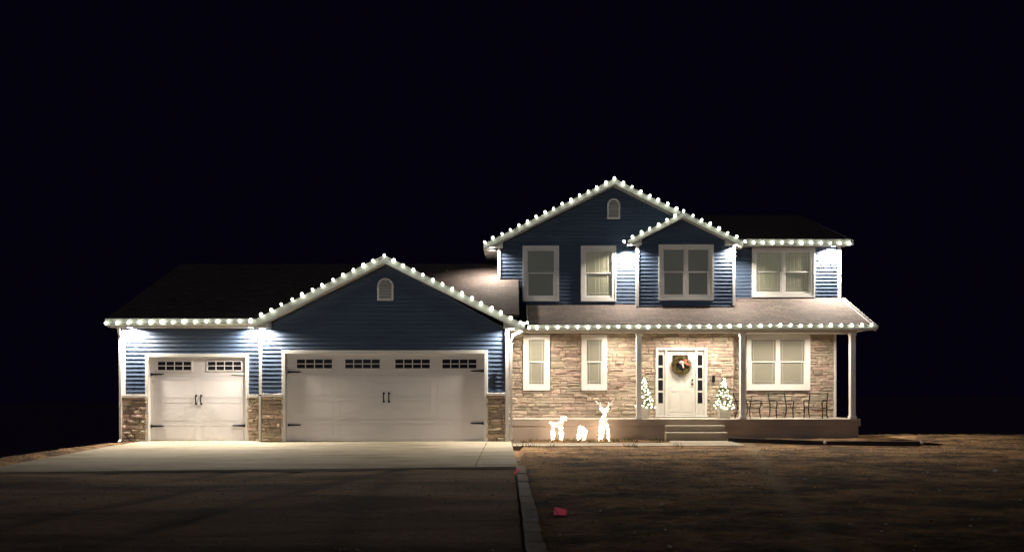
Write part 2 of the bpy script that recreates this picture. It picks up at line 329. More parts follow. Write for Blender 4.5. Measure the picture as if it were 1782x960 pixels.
# ---- backing walls
PT = lambda u, v, d: (X(u, d), Z(v, d))
XGl, XGr = X(455, DG), X(881, DG); zTop = Z(572, DG)
GAx = X(668, DG); 
ZL = Z(687, DG)
# big garage
doorG = (X(495, DG), X(845, DG), -.012, Z(613, DG))
doorS = (X(258, DS), X(430, DS), -.03, Z(619, DS))
gapex = Z(452, DG)
b = MB(); b.box(XGl, doorG[0], DG, DG + .15, -.4, zTop); b.box(doorG[1], XGr, DG, DG + .15, -.4, zTop); b.box(doorG[0], doorG[1], DG, DG + .15, doorG[3], zTop)
b.prism([(XGl, zTop), (XGr, zTop), (GAx, gapex)], DG, DG + .15)
b.box(XGl, XGl + .15, DG + .15, 27.5, -.4, zTop); b.box(XGr - .15, XGr, DG + .15, 27.5, -.4, zTop); b.box(XGl, XGr, 27.5, 27.65, -.4, zTop)
b.build('garage_wall', 'mortar', house)
XSl, XSr = X(213, DS), X(453, DS); zTs = Z(571, DS)
b = MB(); b.box(XSl, doorS[0], DS, DS + .15, -.4, zTs); b.box(doorS[1], XGl - .002, DS, DS + .15, -.4, zTs); b.box(doorS[0], doorS[1], DS, DS + .15, doorS[3], zTs)
b.box(XSl, XSl + .15, DS + .15, 27.5, -1.2, zTs); b.box(XSl, XGl - .002, 27.5, 27.65, -1.2, zTs)
b.build('garage_wall', 'mortar', house)
# main block
XMl, XMr = X(868, DM), X(1276, DM); XRr = X(1460, DR); MZ = Z(426, DM); MAP = Z(318, DM)
mcx = X(1069, DM)
b = MB(); b.box(XMl, XMr, DM, 31.5, -.6, MZ); b.prism([(XMl, MZ), (XMr, MZ), (mcx, MAP)], DM, DM + .2)
b.build('main_wall', 'mortar', house)
XLr = X(1453, DR)
MB().box(XMr + .002, XLr, DR, 31.4, -.6, 3.3).box(XMr + .002, XRr, DR, 31.4, 3.302, Z(428, DR)).build('main_wall', 'mortar', house)
XBl, XBr = X(1109, DB), X(1277, DB); bz = Z(424, DB); bap = Z(374, DB); bcx = X(1190, DB)
b = MB(); b.box(XBl, XBr, DB, DM + .4, Z(533, DB) - .1, bz); b.prism([(XBl, bz), (XBr, bz), (bcx, bap)], DB, DM + .4); b.build('bay_wall', 'mortar', house)
# ---- siding
def siding(poly, d, rects, step=.114, zstart=None):
    """lapped boards clipped to a convex outline in (x,z) and cut round rectangles"""
    z0 = min(p[1] for p in poly) if zstart is None else zstart; zm = max(p[1] for p in poly)
    def span(z):
        xs_ = []
        n_ = len(poly)
        for i in range(n_):
            (x1, a), (x2, c) = poly[i], poly[(i + 1) % n_]
            if a == c:
                if abs(z - a) < 1e-9: xs_ += [x1, x2]
                continue
            t = (z - a) / (c - a)
            if -1e-9 <= t <= 1 + 1e-9: xs_.append(x1 + t * (x2 - x1))
        return (min(xs_), max(xs_)) if xs_ else None
    zb = z0
    while zb < zm - 1e-6:
        zt = min(zb + step, zm); cuts = {zb, zt}
        for r in rects:
            for q in (r[2], r[3]):
                if zb < q < zt: cuts.add(q)
        for p in poly:
            if zb < p[1] < zt: cuts.add(p[1])
        cuts = sorted(cuts); pieces = []
        for a, c in zip(cuts, cuts[1:]):
            if c - a < 1e-4: continue
            sa, sb = span(a + 1e-7), span(c - 1e-7)
            if not sa or not sb: continue
            mid = (a + c) / 2; iv = [[sa[0], sb[0], sa[1], sb[1]]]
            for r in rects:
                if r[2] < mid < r[3]:
                    nv = []
                    for la, lb, ra, rb in iv:
                        if r[1] <= min(la, lb) or r[0] >= max(ra, rb): nv.append([la, lb, ra, rb]); continue
                        if r[0] > max(la, lb): nv.append([la, lb, r[0], r[0]])
                        if r[1] < min(ra, rb): nv.append([r[1], r[1], ra, rb])
                    iv = nv
            for q in iv:
                if max(q[2], q[3]) - min(q[0], q[1]) > .01: pieces.append((a, c, q))
        groups = []
        for pc in pieces:
            hit = [g_ for g_ in groups if any(abs(o[1] - pc[0]) < 1e-6 and o[2][0] < pc[2][2] and pc[2][0] < o[2][2] for o in g_)]
            for h in hit: groups.remove(h)
            groups.append(sum(hit, []) + [pc])
        for g_ in groups:
            m_ = MB()
            for a, c, (la, lb, ra, rb) in g_:
                ya = d - .003 - .023 * (1 - (a - zb) / step); yc = d - .003 - .023 * (1 - (c - zb) / step)
                m_.add([(la, ya, a), (ra, ya, a), (ra, d, a), (la, d, a), (lb, yc, c), (rb, yc, c), (rb, d, c), (lb, d, c)],
                       [(0, 3, 2, 1), (4, 5, 6, 7), (0, 1, 5, 4), (1, 2, 6, 5), (2, 3, 7, 6), (3, 0, 4, 7)])
            m_.build('siding_board', 'siding', house)
        zb = zt
def rc(u0, u1, v0, v1, d, g_=0): return (X(u0, d) - g_, X(u1, d) + g_, Z(v1, d) - g_, Z(v0, d) + g_)
CB = .07
siding([(XGl, ZL), (XGr, ZL), (XGr, zTop), (GAx, gapex), (XGl, zTop)], DG, [(doorG[0], doorG[1], 0, doorG[3]), rc(659, 683, 492, 521, DG)])
siding([(XSl, Z(688, DS)), (XGl - .003, Z(688, DS)), (XGl - .003, zTs), (XSl, zTs)], DS, [(doorS[0], doorS[1], 0, doorS[3])])
Wl = {'W1': (910, 972, 429, 524, DM), 'W2': (1011, 1071, 429, 524, DM), 'W3': (1146, 1240, 427, 522, DB), 'W4': (1308, 1416, 432, 517, DR),
      'L1': (911, 956, 583, 678, DM), 'L2': (1012, 1055, 583, 678, DM), 'L3': (1298, 1407, 583, 678, DR)}
siding([(XMl, Z(565, DM)), (XMr, Z(565, DM)), (XMr, MZ), (mcx, MAP), (XMl, MZ)], DM,
       [rc(*Wl['W1'], -.03), rc(*Wl['W2'], -.03), rc(1058, 1077, 350, 380, DM), (XBl + .02, XBr, Z(565, DM) - .1, MZ + .3)])
siding([(XBl, Z(532.5, DB)), (XBr, Z(532.5, DB)), (XBr, bz), (bcx, bap), (XBl, bz)], DB, [rc(*Wl['W3'], -.03)])
siding([(XMr + .003, Z(545, DR)), (XRr, Z(545, DR)), (XRr, Z(431, DR)), (XMr + .003, Z(431, DR))], DR, [rc(*Wl['W4'], -.03)])
# side walls: laps joined (seen edge-on)
def side_laps(x, y0, y1, z0, z1, s):
    m_ = MB(); z = z0
    while z < z1 - 1e-6:
        t = min(z + .114, z1)
        m_.prism([(x, z), (x + s * .024, z), (x + s * .004, t), (x, t)], y0, y1); z = t
    tag(m_.build('siding', 'siding', house, fix=True), kind='stuff')
side_laps(XSl, DS + .02, 27.5, ZL, zTs, -1); side_laps(XMl, DM + .02, 31.5, 3.0, MZ, -1); side_laps(XRr, DR + .02, 31.4, 3.31, Z(430, DR), 1); side_laps(XLr, DR + .11, 31.4, .4, 3.29, 1)
side_laps(XBl, DB + .02, DM, Z(533, DB), bz, -1)
# ---- corner boards and ledges
def board(u0, u1, v0, v1, d, out=.05, nm='corner_board', back=.0, m='trim'):
    return MB().box(X(u0, d), X(u1, d), d - out, d + back, Z(v1, d), Z(v0, d)).build(nm, m, house, bev=.004)
board(214, 219, 572, 688, DS, .05, back=.1); board(451.5, 456.5, 572, 686, DG, .05); board(451.5, 454.8, 689, 771, DG, .05); board(879.5, 885.5, 572, 767, DG, .09, back=.1)
board(866, 871, 428, 492, DM, .05, back=.1); board(1106.5, 1111.5, 424, 534, DB, .05, back=.08); board(1274, 1279, 424, 532, DB, .05)
board(1457.5, 1463, 428, 519, DR, .05, back=.1); board(1450, 1453.5, 578, 726, DR, .09)
board(214, 257, 686, 691, DS, .10, 'ledge_cap'); board(432, 451.4, 686, 691, DS, .10, 'ledge_cap')
board(456.6, 494, 684.5, 689.5, DG, .10, 'ledge_cap'); board(847, 879.3, 683, 687.5, DG, .10, 'ledge_cap')
# ---- stone
stones = []
def stonefield(x0, x1, z0, z1, d, rects, parent, hs=(.075, .17), ls=(.18, .58), seed=1):
    r_ = random.Random(seed)
    cells = []
    z = z0
    while z < z1 - .02:
        h = r_.uniform(*hs)
        if z + h > z1 - .05: h = z1 - z
        x = x0 - r_.uniform(0, .3); 
        while x < x1:
            L_ = r_.uniform(*ls) * (1.25 if h < .1 else .85)
            if r_.random() < .14: L_ *= .5
            cells.append((max(x, x0), min(x + L_, x1), z, z + h)); x += L_
        z += h
    # split some stones in two thin ones, as ledge stone is laid
    out = []
    for c in cells:
        if c[3] - c[2] > .125 and r_.random() < .4:
            m_ = c[2] + (c[3] - c[2]) * r_.uniform(.4, .6); out += [(c[0], c[1], c[2], m_), (c[0], c[1], m_, c[3])]
        else: out.append(c)
    for (a, b_, c, e) in out:
        ps = [(a, b_, c, e)]
        for r in rects:
            nx = []
            for (p0, p1, q0, q1) in ps:
                if r[1] <= p0 or r[0] >= p1 or r[3] <= q0 or r[2] >= q1: nx.append((p0, p1, q0, q1)); continue
                if r[0] > p0: nx.append((p0, r[0], q0, q1))
                if r[1] < p1: nx.append((r[1], p1, q0, q1))
                l0, l1 = max(p0, r[0]), min(p1, r[1])
                if q0 < r[2]: nx.append((l0, l1, q0, r[2]))
                if q1 > r[3]: nx.append((l0, l1, r[3], q1))
            ps = nx
        for (p0, p1, q0, q1) in ps:
            if p1 - p0 < .03 or q1 - q0 < .018: continue
            g_ = r_.uniform(.003, .008); t = r_.uniform(.025, .08)
            j = lambda s_: r_.uniform(-s_, s_)
            jx = min(.02, (p1 - p0) * .1); jz = min(.012, (q1 - q0) * .12)
            bk = [(p0 + g_, q0 + g_), (p1 - g_, q0 + g_), (p1 - g_, q1 - g_), (p0 + g_, q1 - g_)]
            fr_ = [(x_ + j(jx * .4), z_ + j(jz)) for x_, z_ in bk]
            cx_, cz_ = (p0 + p1) / 2, (q0 + q1) / 2
            mids = [(cx_ + j(jx), q0 + g_ + j(jz)), (cx_ + j(jx), q1 - g_ + j(jz))]
            vs = [(x_, d, z_) for x_, z_ in bk] + [(x_, d - t * r_.uniform(.55, .85), z_) for x_, z_ in fr_]
            vs += [(mids[0][0], d - t * r_.uniform(.6, .95), mids[0][1]), (mids[1][0], d - t * r_.uniform(.6, .95), mids[1][1])]
            k1, k2 = r_.uniform(.25, .4), r_.uniform(.6, .75)
            vs += [(p0 + (p1 - p0) * k1, d - t * r_.uniform(.9, 1.15), cz_ + j(jz)), (p0 + (p1 - p0) * k2, d - t * r_.uniform(.9, 1.15), cz_ + j(jz))]
            # 0-3 back, 4-7 front corners (bl, br, tr, tl), 8 bottom mid, 9 top mid, 10,11 inner
            fs = [(4, 8, 10), (8, 11, 10), (8, 5, 11), (5, 6, 11), (6, 9, 11), (9, 10, 11), (9, 7, 10), (7, 4, 10),
                  (0, 1, 5, 8, 4), (1, 2, 6, 5), (2, 3, 7, 9, 6), (3, 0, 4, 7), (0, 3, 2, 1)]
            stones.append(((p1 - p0) * (q1 - q0), vs, fs, parent))
swL = MB().box(XGr + .001, XMr, DM - .01, DM + .02, FLOOR - .1, 3.24).build('stone_wall', 'mortar', house)
swR = MB().box(XMr + .001, X(1452, DR), DR - .01, DR + .02, FLOOR - .1, 3.3).build('stone_wall', 'mortar', house)
frontdoor = (X(1140, DM), X(1229, DM), FLOOR + .06, Z(605, DM))
zc = 3.22
stonefield(XGr + .01, XMr, FLOOR, zc, DM - .01, [rc(*Wl['L1'], -.02), rc(*Wl['L2'], -.02), frontdoor], swL, seed=3)
stonefield(XMr + .01, X(1450, DR), FLOOR, zc + .05, DR - .01, [rc(*Wl['L3'], -.02)], swR, seed=5)
gw = MB().box(XSl + .01, doorS[0] - .01, DS - .02, DS - .001, -.09, ZL + .03).build('stone_wall', 'mortar', house)
stonefield(XSl + .02, doorS[0] - .02, -.08, Z(690, DS), DS - .02, [], gw, hs=(.1, .17), ls=(.25, .55), seed=8)
stonefield(doorS[1] + .02, XGl, -.07, Z(690, DS), DS - .02, [], gw, hs=(.09, .16), ls=(.2, .34), seed=9)
stonefield(XGl + .02, doorG[0] - .02, -.07, Z(689, DG), DG - .01, [], gw, hs=(.1, .17), ls=(.25, .55), seed=10)
stonefield(doorG[1] + .02, X(879.5, DG), -.03, Z(687, DG), DG - .01, [], gw, hs=(.1, .17), ls=(.25, .55), seed=11)
stones.sort(key=lambda s_: -s_[0])
for a, vs, fs, par in stones[:298]: MB().add(vs, fs).build('stone', 'stone', par, fix=True)
rest = MB()
for a, vs, fs, par in stones[298:]: rest.add(vs, fs)
if rest.v: tag(rest.build('small_stone', 'stone', swL), kind='stuff')
# ------------------------------------------------------------------ roofs
def slope_slab(m_, p, q, y0, y1, t):       # p,q (x,z) line, thickness t below
    m_.prism([p, q, (q[0], q[1] - t), (p[0], p[1] - t)], y0, y1)
def gable(cx, za, xl_, zl, xr, zr, y0, y1, yw, rh=.2, ov=.0, sof=True):
    r_ = MB(); slope_slab(r_, (cx, za), (xl_, zl), y0 + .025, y1, .05); slope_slab(r_, (cx + .0005, za), (xr, zr), y0 + .025, y1, .05)
    r_.build('roof', 'shingle', house)
    for (a, b_) in (((xl_, zl), (cx - .001, za)), ((cx + .001, za), (xr, zr))):
        MB().prism([(a[0], a[1] - .015), (b_[0], b_[1] - .015), (b_[0], b_[1] - rh), (a[0], a[1] - rh)], y0 - .01, y0 + .022).build('rake_board', 'fascia', house)
        MB().prism([(a[0], a[1] - rh + .03), (b_[0], b_[1] - rh + .03), (b_[0], b_[1] - rh + .01), (a[0], a[1] - rh + .01)], y0 + .023, yw).build('soffit', 'soffit', house)
DGr = 19.78
gA = PT(668, 443, DGr); gL = PT(441, 556, DGr); gR = PT(906, 560, DGr)
gable(gA[0], gA[1], gL[0], gL[1], gR[0], gR[1], DGr, 24.2, DG, rh=.22)
DMr = 23.08
hA = PT(1069, 310, DMr); hL = PT(846, 422, DMr); hR = PT(1292, 421, DMr)
# main left roof: right rake stops where the bay gable starts
r_ = MB(); slope_slab(r_, (hA[0], hA[1]), (hL[0], hL[1]), DMr + .025, 31.8, .05); slope_slab(r_, (hA[0] + .0005, hA[1]), (hR[0], hR[1]), DMr + .025, 31.8, .05); r_.build('roof', 'shingle', house)
for a, b_ in ((hL, (hA[0] - .001, hA[1])), ((hA[0] + .001, hA[1]), hR)):
    MB().prism([(a[0], a[1] - .015), (b_[0], b_[1] - .015), (b_[0], b_[1] - .19), (a[0], a[1] - .19)], DMr - .01, DMr + .022).build('rake_board', 'fascia', house)
    MB().prism([(a[0], a[1] - .17), (b_[0], b_[1] - .17), (b_[0], b_[1] - .19), (a[0], a[1] - .19)], DMr + .023, DM).build('soffit', 'soffit', house)
DBr = 22.85
bA = PT(1190, 368, DBr); bL = PT(1093, 417, DBr); bR = PT(1293, 419, DBr)
gable(bA[0], bA[1], bL[0], bL[1], bR[0], bR[1], DBr, 25.2, DB, rh=.18)
# side eaves of the tall gable: soffit and gutter running back
MB().box(hL[0] + .02, XMl - .004, DM + .002, 31.7, hL[1] - .19, hL[1] - .17).build('soffit', 'soffit', house)
MB().box(hL[0] - .08, hL[0] + .019, DMr + .03, 31.8, hL[1] - .19, hL[1] - .06).build('gutter', 'fascia', house)
# cornice returns (boxed eave ends)
def ret(ua, ub, vb, d, y1, line):
    xa, xb = X(ua, d), X(ub, d); zb = Z(vb, d)
    (x0, z0), (x1, z1) = line; f_ = lambda x: z0 + (x - x0) / (x1 - x0) * (z1 - z0) - .2
    pts = [(xa, zb), (xb, zb), (xb, max(f_(xb), zb + .01)), (xa, max(f_(xa), zb + .01))]
    return MB().prism(pts, d + .03, y1 - .003).build('cornice_return', 'fascia', house)
ret(441, 466, 570, DGr, DG, (gL, gA)); ret(876, 905, 570, DGr, DG, (gA, gR))
ret(846, 875, 429, DMr, DM, (hL, hA)); ret(1094, 1117, 424.5, DBr, DB, (bL, bA)); ret(1265, 1292, 424.5, DBr, DB, (bA, bR))
# eave ends in the return plane: left side drops of the upper roof
# single garage roof + roof over whole garage (ridge along x)
ye, ze = 20.32, Z(554, 20.32)
def garage_roof():
    m_ = MB(); yr = 24.9; zr = ze + .5 * (yr - ye); x0, x1 = X(184, 20.32), X(439, 20.32)
    m_.xprism([(ye, ze), (yr, zr), (yr, zr - .06), (ye, ze - .06)], x0, x1)
    m_.xprism([(20.6, ze + .14), (yr, zr), (yr, zr - .06), (20.6, ze + .08)], x1, gA[0])
    # right of the cross gable the slope runs on to the wall of the house
    xr_ = .2
    m_.xprism([(20.6, ze + .14), (yr, zr), (yr, zr - .06), (20.6, ze + .08)], gA[0], xr_)
    m_.xprism([(yr, zr), (29.4, ze), (29.4, ze - .06), (yr, zr - .06)], x0, XMl)
    return m_.build('roof', 'shingle', house)
garage_roof()
MB().xprism([(DS, zTs), (24.9, Z(554, 20.32) + 2.2), (27.6, zTs)], XSl, XSl + .15).build('garage_wall', 'siding', house)
def eave(u0, u1, vt, vb, dg, dw, zs, gut='gutter'):
    x0, x1 = X(u0, dg), X(u1, dg); zt, zb = Z(vt, dg), Z(vb, dg)
    m_ = MB(); m_.xprism([(dg, zt), (dg + .11, zt), (dg + .11, zb), (dg + .035, zb), (dg, zb + .05)], x0, x1)
    m_.build(gut, 'fascia', house)
    MB().box(x0 + .01, x1 - .01, dg + .112, dg + .13, zs, zt - .01).build('fascia_board', 'fascia', house)
    MB().box(x0 + .01, x1 - .01, dg + .131, dw, zs, zs + .02).build('soffit', 'soffit', house)
eave(183, 449, 554, 566, 20.21, DS, zTs)
# right block eave + roof
ye2 = 23.6; ze2 = Z(416, 23.5)
eave(1290, 1481, 416, 427, 23.48, DR, Z(430, DR))
m_ = MB(); x0, x1 = XMr, X(1481, 23.6); m_.xprism([(ye2, ze2), (27.7, ze2 + 1.75), (27.7, ze2 + 1.69), (ye2, ze2 - .05)], x0, x1)
m_.xprism([(27.7, ze2 + 1.75), (31.8, ze2), (31.8, ze2 - .06), (27.7, ze2 + 1.69)], x0, x1); m_.build('roof', 'shingle', house)
MB().xprism([(DR, Z(428, DR)), (27.7, ze2 + 1.68), (31.4, Z(428, DR))], XRr - .12, XRr).build('gable_wall', 'siding', house)
MB().xprism([(ye2 - .1, ze2 - .02), (27.7, ze2 + 1.73), (27.7, ze2 + 1.55), (ye2 - .1, ze2 - .2)], x1, x1 + .025).build('rake_board', 'fascia', house)
# porch roof
pe = 21.85; pz = Z(564, 21.85); PXl, PXr = X(919, 21.85), X(1524, 21.85)
def pr(y): return pz + .5 * (y - pe)
m_ = MB()
for (a, b_, yb) in ((PXl, XBl, DM), (XBl, XBr, DB), (XBr, PXr, DR)):
    m_.xprism([(pe, pz), (yb, pr(yb)), (yb, pr(yb) - .08), (pe, pz - .08)], a, b_)
m_.xprism([(DR, pr(DR)), (DR + .9, pr(DR)), (DR + .9, pr(DR) - .1), (DR, pr(DR) - .08)], XRr + .03, PXr) if False else None
m_.build('porch_roof', 'shingle', house)
MB().xprism([(pe, pz - .005), (DR, pr(DR) - .005), (DR, pr(DR) - .16), (pe + .1, 3.14), (pe, 3.14)], PXr, PXr + .022).build('rake_board', 'fascia', house)
MB().xprism([(pe, pz - .005), (DM, pr(DM) - .005), (DM, pr(DM) - .16), (pe + .1, 3.14), (pe, 3.14)], PXl - .022, PXl).build('rake_board', 'fascia', house)
pzt = Z(565, 21.75)
m_ = MB().xprism([(21.74, pzt), (21.85, pzt), (21.85, pzt - .12), (21.775, pzt - .12), (21.74, pzt - .07)], PXl, PXr + .02); m_.build('gutter', 'fascia', house)
MB().box(PXl + .01, PXr - .01, 21.853, 21.873, 3.15, pzt - .01).build('fascia_board', 'fascia', house)
cz_ = 3.185
MB().box(XGr + .02, PXr - .02, 21.874, DM - .08, cz_, cz_ + .02).build('porch_ceiling', 'soffit', house)
MB().box(XMr, PXr - .02, DM - .079, DR - .08, cz_, cz_ + .02).build('porch_ceiling', 'soffit', house)
MB().box(PXl - .3, X(1491, DP), 22.17, 22.33, 3.10, cz_ - .002).build('porch_beam', 'trim', house)
# columns
for u0, u1 in ((1106.5, 1118), (1287, 1299), (1478, 1491)):
    d = 22.2; c = (X(u0, d) + X(u1, d)) / 2; hw = .075
    m_ = MB().box(c - hw, c + hw, 22.18, 22.33, FLOOR + .002, 3.098)
    co = m_.build('porch_column', 'trim', house, bev=.006)
    MB().box(c - hw - .02, c + hw + .02, 22.16, 22.35, FLOOR + .003, FLOOR + .09).build('column_base', 'trim', co, bev=.005)
    MB().box(c - hw - .015, c + hw + .015, 22.165, 22.345, 3.02, 3.096).build('column_cap', 'trim', co, bev=.005)
# porch base, floor, steps
XPr = X(1498, DP)
MB().box(XGr + .03, XPr - .06, DP + .03, DR + .4, -.5, FLOOR - .22).build('porch_base', 'base', house)
MB().box(XGr + .02, XPr, DP, DR + .4, FLOOR - .218, FLOOR - .03).build('porch_slab', 'base', house, bev=.008)
MB().box(XGr + .02, XPr - .01, DP - .012, DR + .4, FLOOR - .029, FLOOR).build('porch_floor', 'floor', house, bev=.006)
for k, (u0, u1, v, d) in enumerate(((1160, 1261, 740, 21.9), (1160, 1266, 752, 21.6))):
    zt = Z(v, d)
    MB().box(X(1160, d) + .0 * k, X(u1, d), d + .012, DP - .002 if k == 0 else 21.9 + .01, -.3, zt - .04).build('step', 'base', house)
    MB().box(X(1160, d), X(u1, d) + .01, d - .01, (DP - .014) if k == 0 else 21.9 + .01, zt - .039, zt).build('step_tread', 'floor', house, bev=.006)
# ------------------------------------------------------------------ windows
def window(key, units=1, grille=True, blind='blind_mid', out=.08, tw=.115, nm='window'):
    u0, u1, v0, v1, d = Wl[key]; dd = d; d = d - (.014 if key[0] == 'L' else 0); x0, x1, z0, z1 = X(u0, d), X(u1, d), Z(v1, d), Z(v0, d); yo = d - out
    t = MB(); t.box(x0, x0 + tw, yo, d - .002, z0, z1); t.box(x1 - tw, x1, yo, d - .002, z0, z1)
    t.box(x0 + tw, x1 - tw, yo, d - .002, z1 - tw, z1); t.box(x0 + tw, x1 - tw, yo, d - .002, z0, z0 + tw)
    e = .03                                              # outer back band
    t.box(x0 - .012, x0 + e, yo - .018, yo - .002, z0 - .012, z1 + .012); t.box(x1 - e, x1 + .012, yo - .018, yo - .002, z0 - .012, z1 + .012)
    t.box(x0 + e, x1 - e, yo - .018, yo - .002, z1 - e, z1 + .012); t.box(x0 + e, x1 - e, yo - .018, yo - .002, z0 - .012, z0 + e)
    win = t.build(nm, 'trim', house)
    ix0, ix1, iz0, iz1 = x0 + tw + .002, x1 - tw - .002, z0 + tw + .002, z1 - tw - .002
    mull = .07 if units == 2 else 0; wu = (ix1 - ix0 - mull) / units
    if mull: MB().box(ix0 + wu, ix0 + wu + mull, yo + .012, d - .012, iz0, iz1).build('mullion', 'trim', win)
    if grille and key in ('W2', 'W4'):
        bq = MB(); n2 = int((ix1 - ix0) / .02); vs2 = [(ix0 + (ix1 - ix0) * q / n2, yo + .067 + .0022 * math.sin(q * .8 + 1.5 * math.sin(q * .31)) + .0012 * math.sin(q * 1.9), z_) for z_ in (iz0, iz1) for q in range(n2 + 1)]
        bq.add(vs2, [(q, q + 1, n2 + 2 + q, n2 + 1 + q) for q in range(n2)]); bq.build('curtain', blind, win, fix=False)
    else:
        bq = MB(); z_ = iz0
        while z_ < iz1 - .002:
            t_ = min(z_ + .05, iz1); bq.add([(ix0, yo + .062, z_), (ix1, yo + .062, z_), (ix1, yo + .072, t_), (ix0, yo + .072, t_)], [(0, 1, 2, 3)]); z_ = t_
        bq.build('blind', blind, win, fix=False)
    for k in range(units):
        a = ix0 + k * (wu + mull); b_ = a + wu; zm = (iz0 + iz1) / 2 + .0
        for s_, (q0, q1, y) in enumerate(((zm + .003, iz1, yo + .025), (iz0, zm - .001 + .03, yo + .043))):
            rw = .035 if s_ == 0 else .055
            f_ = MB(); f_.box(a + .001, a + rw, y, y + .016, q0, q1); f_.box(b_ - rw, b_ - .001, y, y + .016, q0, q1)
            f_.box(a + rw, b_ - rw, y, y + .016, q1 - .03, q1); f_.box(a + rw, b_ - rw, y, y + .016, q0, q0 + (.035 if s_ == 0 else .06))
            f_.build('sash', 'trim', win)
            MB().box(a + rw, b_ - rw, y + .005, y + .008, q0 + .035, q1 - .03).build('pane', 'glass', win)
            if grille:
                gq = MB(); gw_ = .009; in_ = .13 if b_ - a > .5 else .09
                for xx in (a + rw + in_ * .55, b_ - rw - in_ * .55):
                    gq.box(xx - gw_, xx + gw_, y + .0095, y + .012, q0 + .036, q1 - .031)
                zz = (q1 - .03 - in_ * .6) if s_ == 0 else (q0 + .06 + in_ * .6)
                gq.box(a + rw, b_ - rw, y + .0125, y + .0145, zz - gw_, zz + gw_)
                gq.build('grille', 'trim', win)
    return win
window('W1', 1, False, 'blind_dim'); window('W2', 1, True, 'blind_mid'); window('W3', 2, False, 'blind_dim')
window('W4', 2, True, 'blind_mid'); window('L1', 1, True, 'blind_low', .10, .12); window('L2', 1, True, 'blind_low', .10, .12); window('L3', 2, True, 'blind_low', .10, .12)
# gable vents
def vent(u0, u1, v0, v1, d):
    x0, x1, z0, z1 = X(u0, d), X(u1, d), Z(v1, d), Z(v0, d); r = (x1 - x0) / 2; cx = (x0 + x1) / 2; zc_ = z1 - r
    def arch(rr, zb): return [(cx - rr, zb), (cx + rr, zb)] + [(cx + rr * math.cos(t), zc_ + rr * math.sin(t)) for t in [i * math.pi / 12 for i in range(0, 13)]]
    outp = arch(r, z0); inp = arch(r - .05, z0 + .05)
    m_ = MB(); n_ = len(outp)
    for y0, y1 in ((d - .055, d),):
        vs = [(x, y0, z) for x, z in outp] + [(x, y0, z) for x, z in inp] + [(x, y1, z) for x, z in outp] + [(x, y1, z) for x, z in inp]
        fs = []
        for i in range(n_):
            k = (i + 1) % n_
            fs += [(i, k, n_ + k, n_ + i), (2 * n_ + i, 3 * n_ + i, 3 * n_ + k, 2 * n_ + k), (i, 2 * n_ + i, 2 * n_ + k, k), (n_ + i, n_ + k, 3 * n_ + k, 3 * n_ + i)]
        m_.add(vs, fs)
    v_ = m_.build('gable_vent', 'trim', house)
    z = z0 + .06
    MB().prism(inp, d - .012, d - .004).build('vent_screen', 'mortar', v_)
    while z < z1 - .06:
        h = math.sqrt(max(0, (r - .052) ** 2 - max(0, z + .03 - zc_) ** 2)) if z + .03 > zc_ else r - .052
        if h > .03: MB().add([(cx - h, d - .05, z), (cx + h, d - .05, z), (cx + h, d - .02, z + .032), (cx - h, d - .02, z + .032), (cx - h, d - .044, z), (cx + h, d - .044, z), (cx + h, d - .014, z + .032), (cx - h, d - .014, z + .032)],
                         [(0, 1, 2, 3), (7, 6, 5, 4), (0, 4, 5, 1), (1, 5, 6, 2), (2, 6, 7, 3), (3, 7, 4, 0)]).build('slat', 'trim', v_)
        z += .042
vent(657, 685, 484, 523, DG); vent(1056.5, 1079, 346, 381.5, DM)
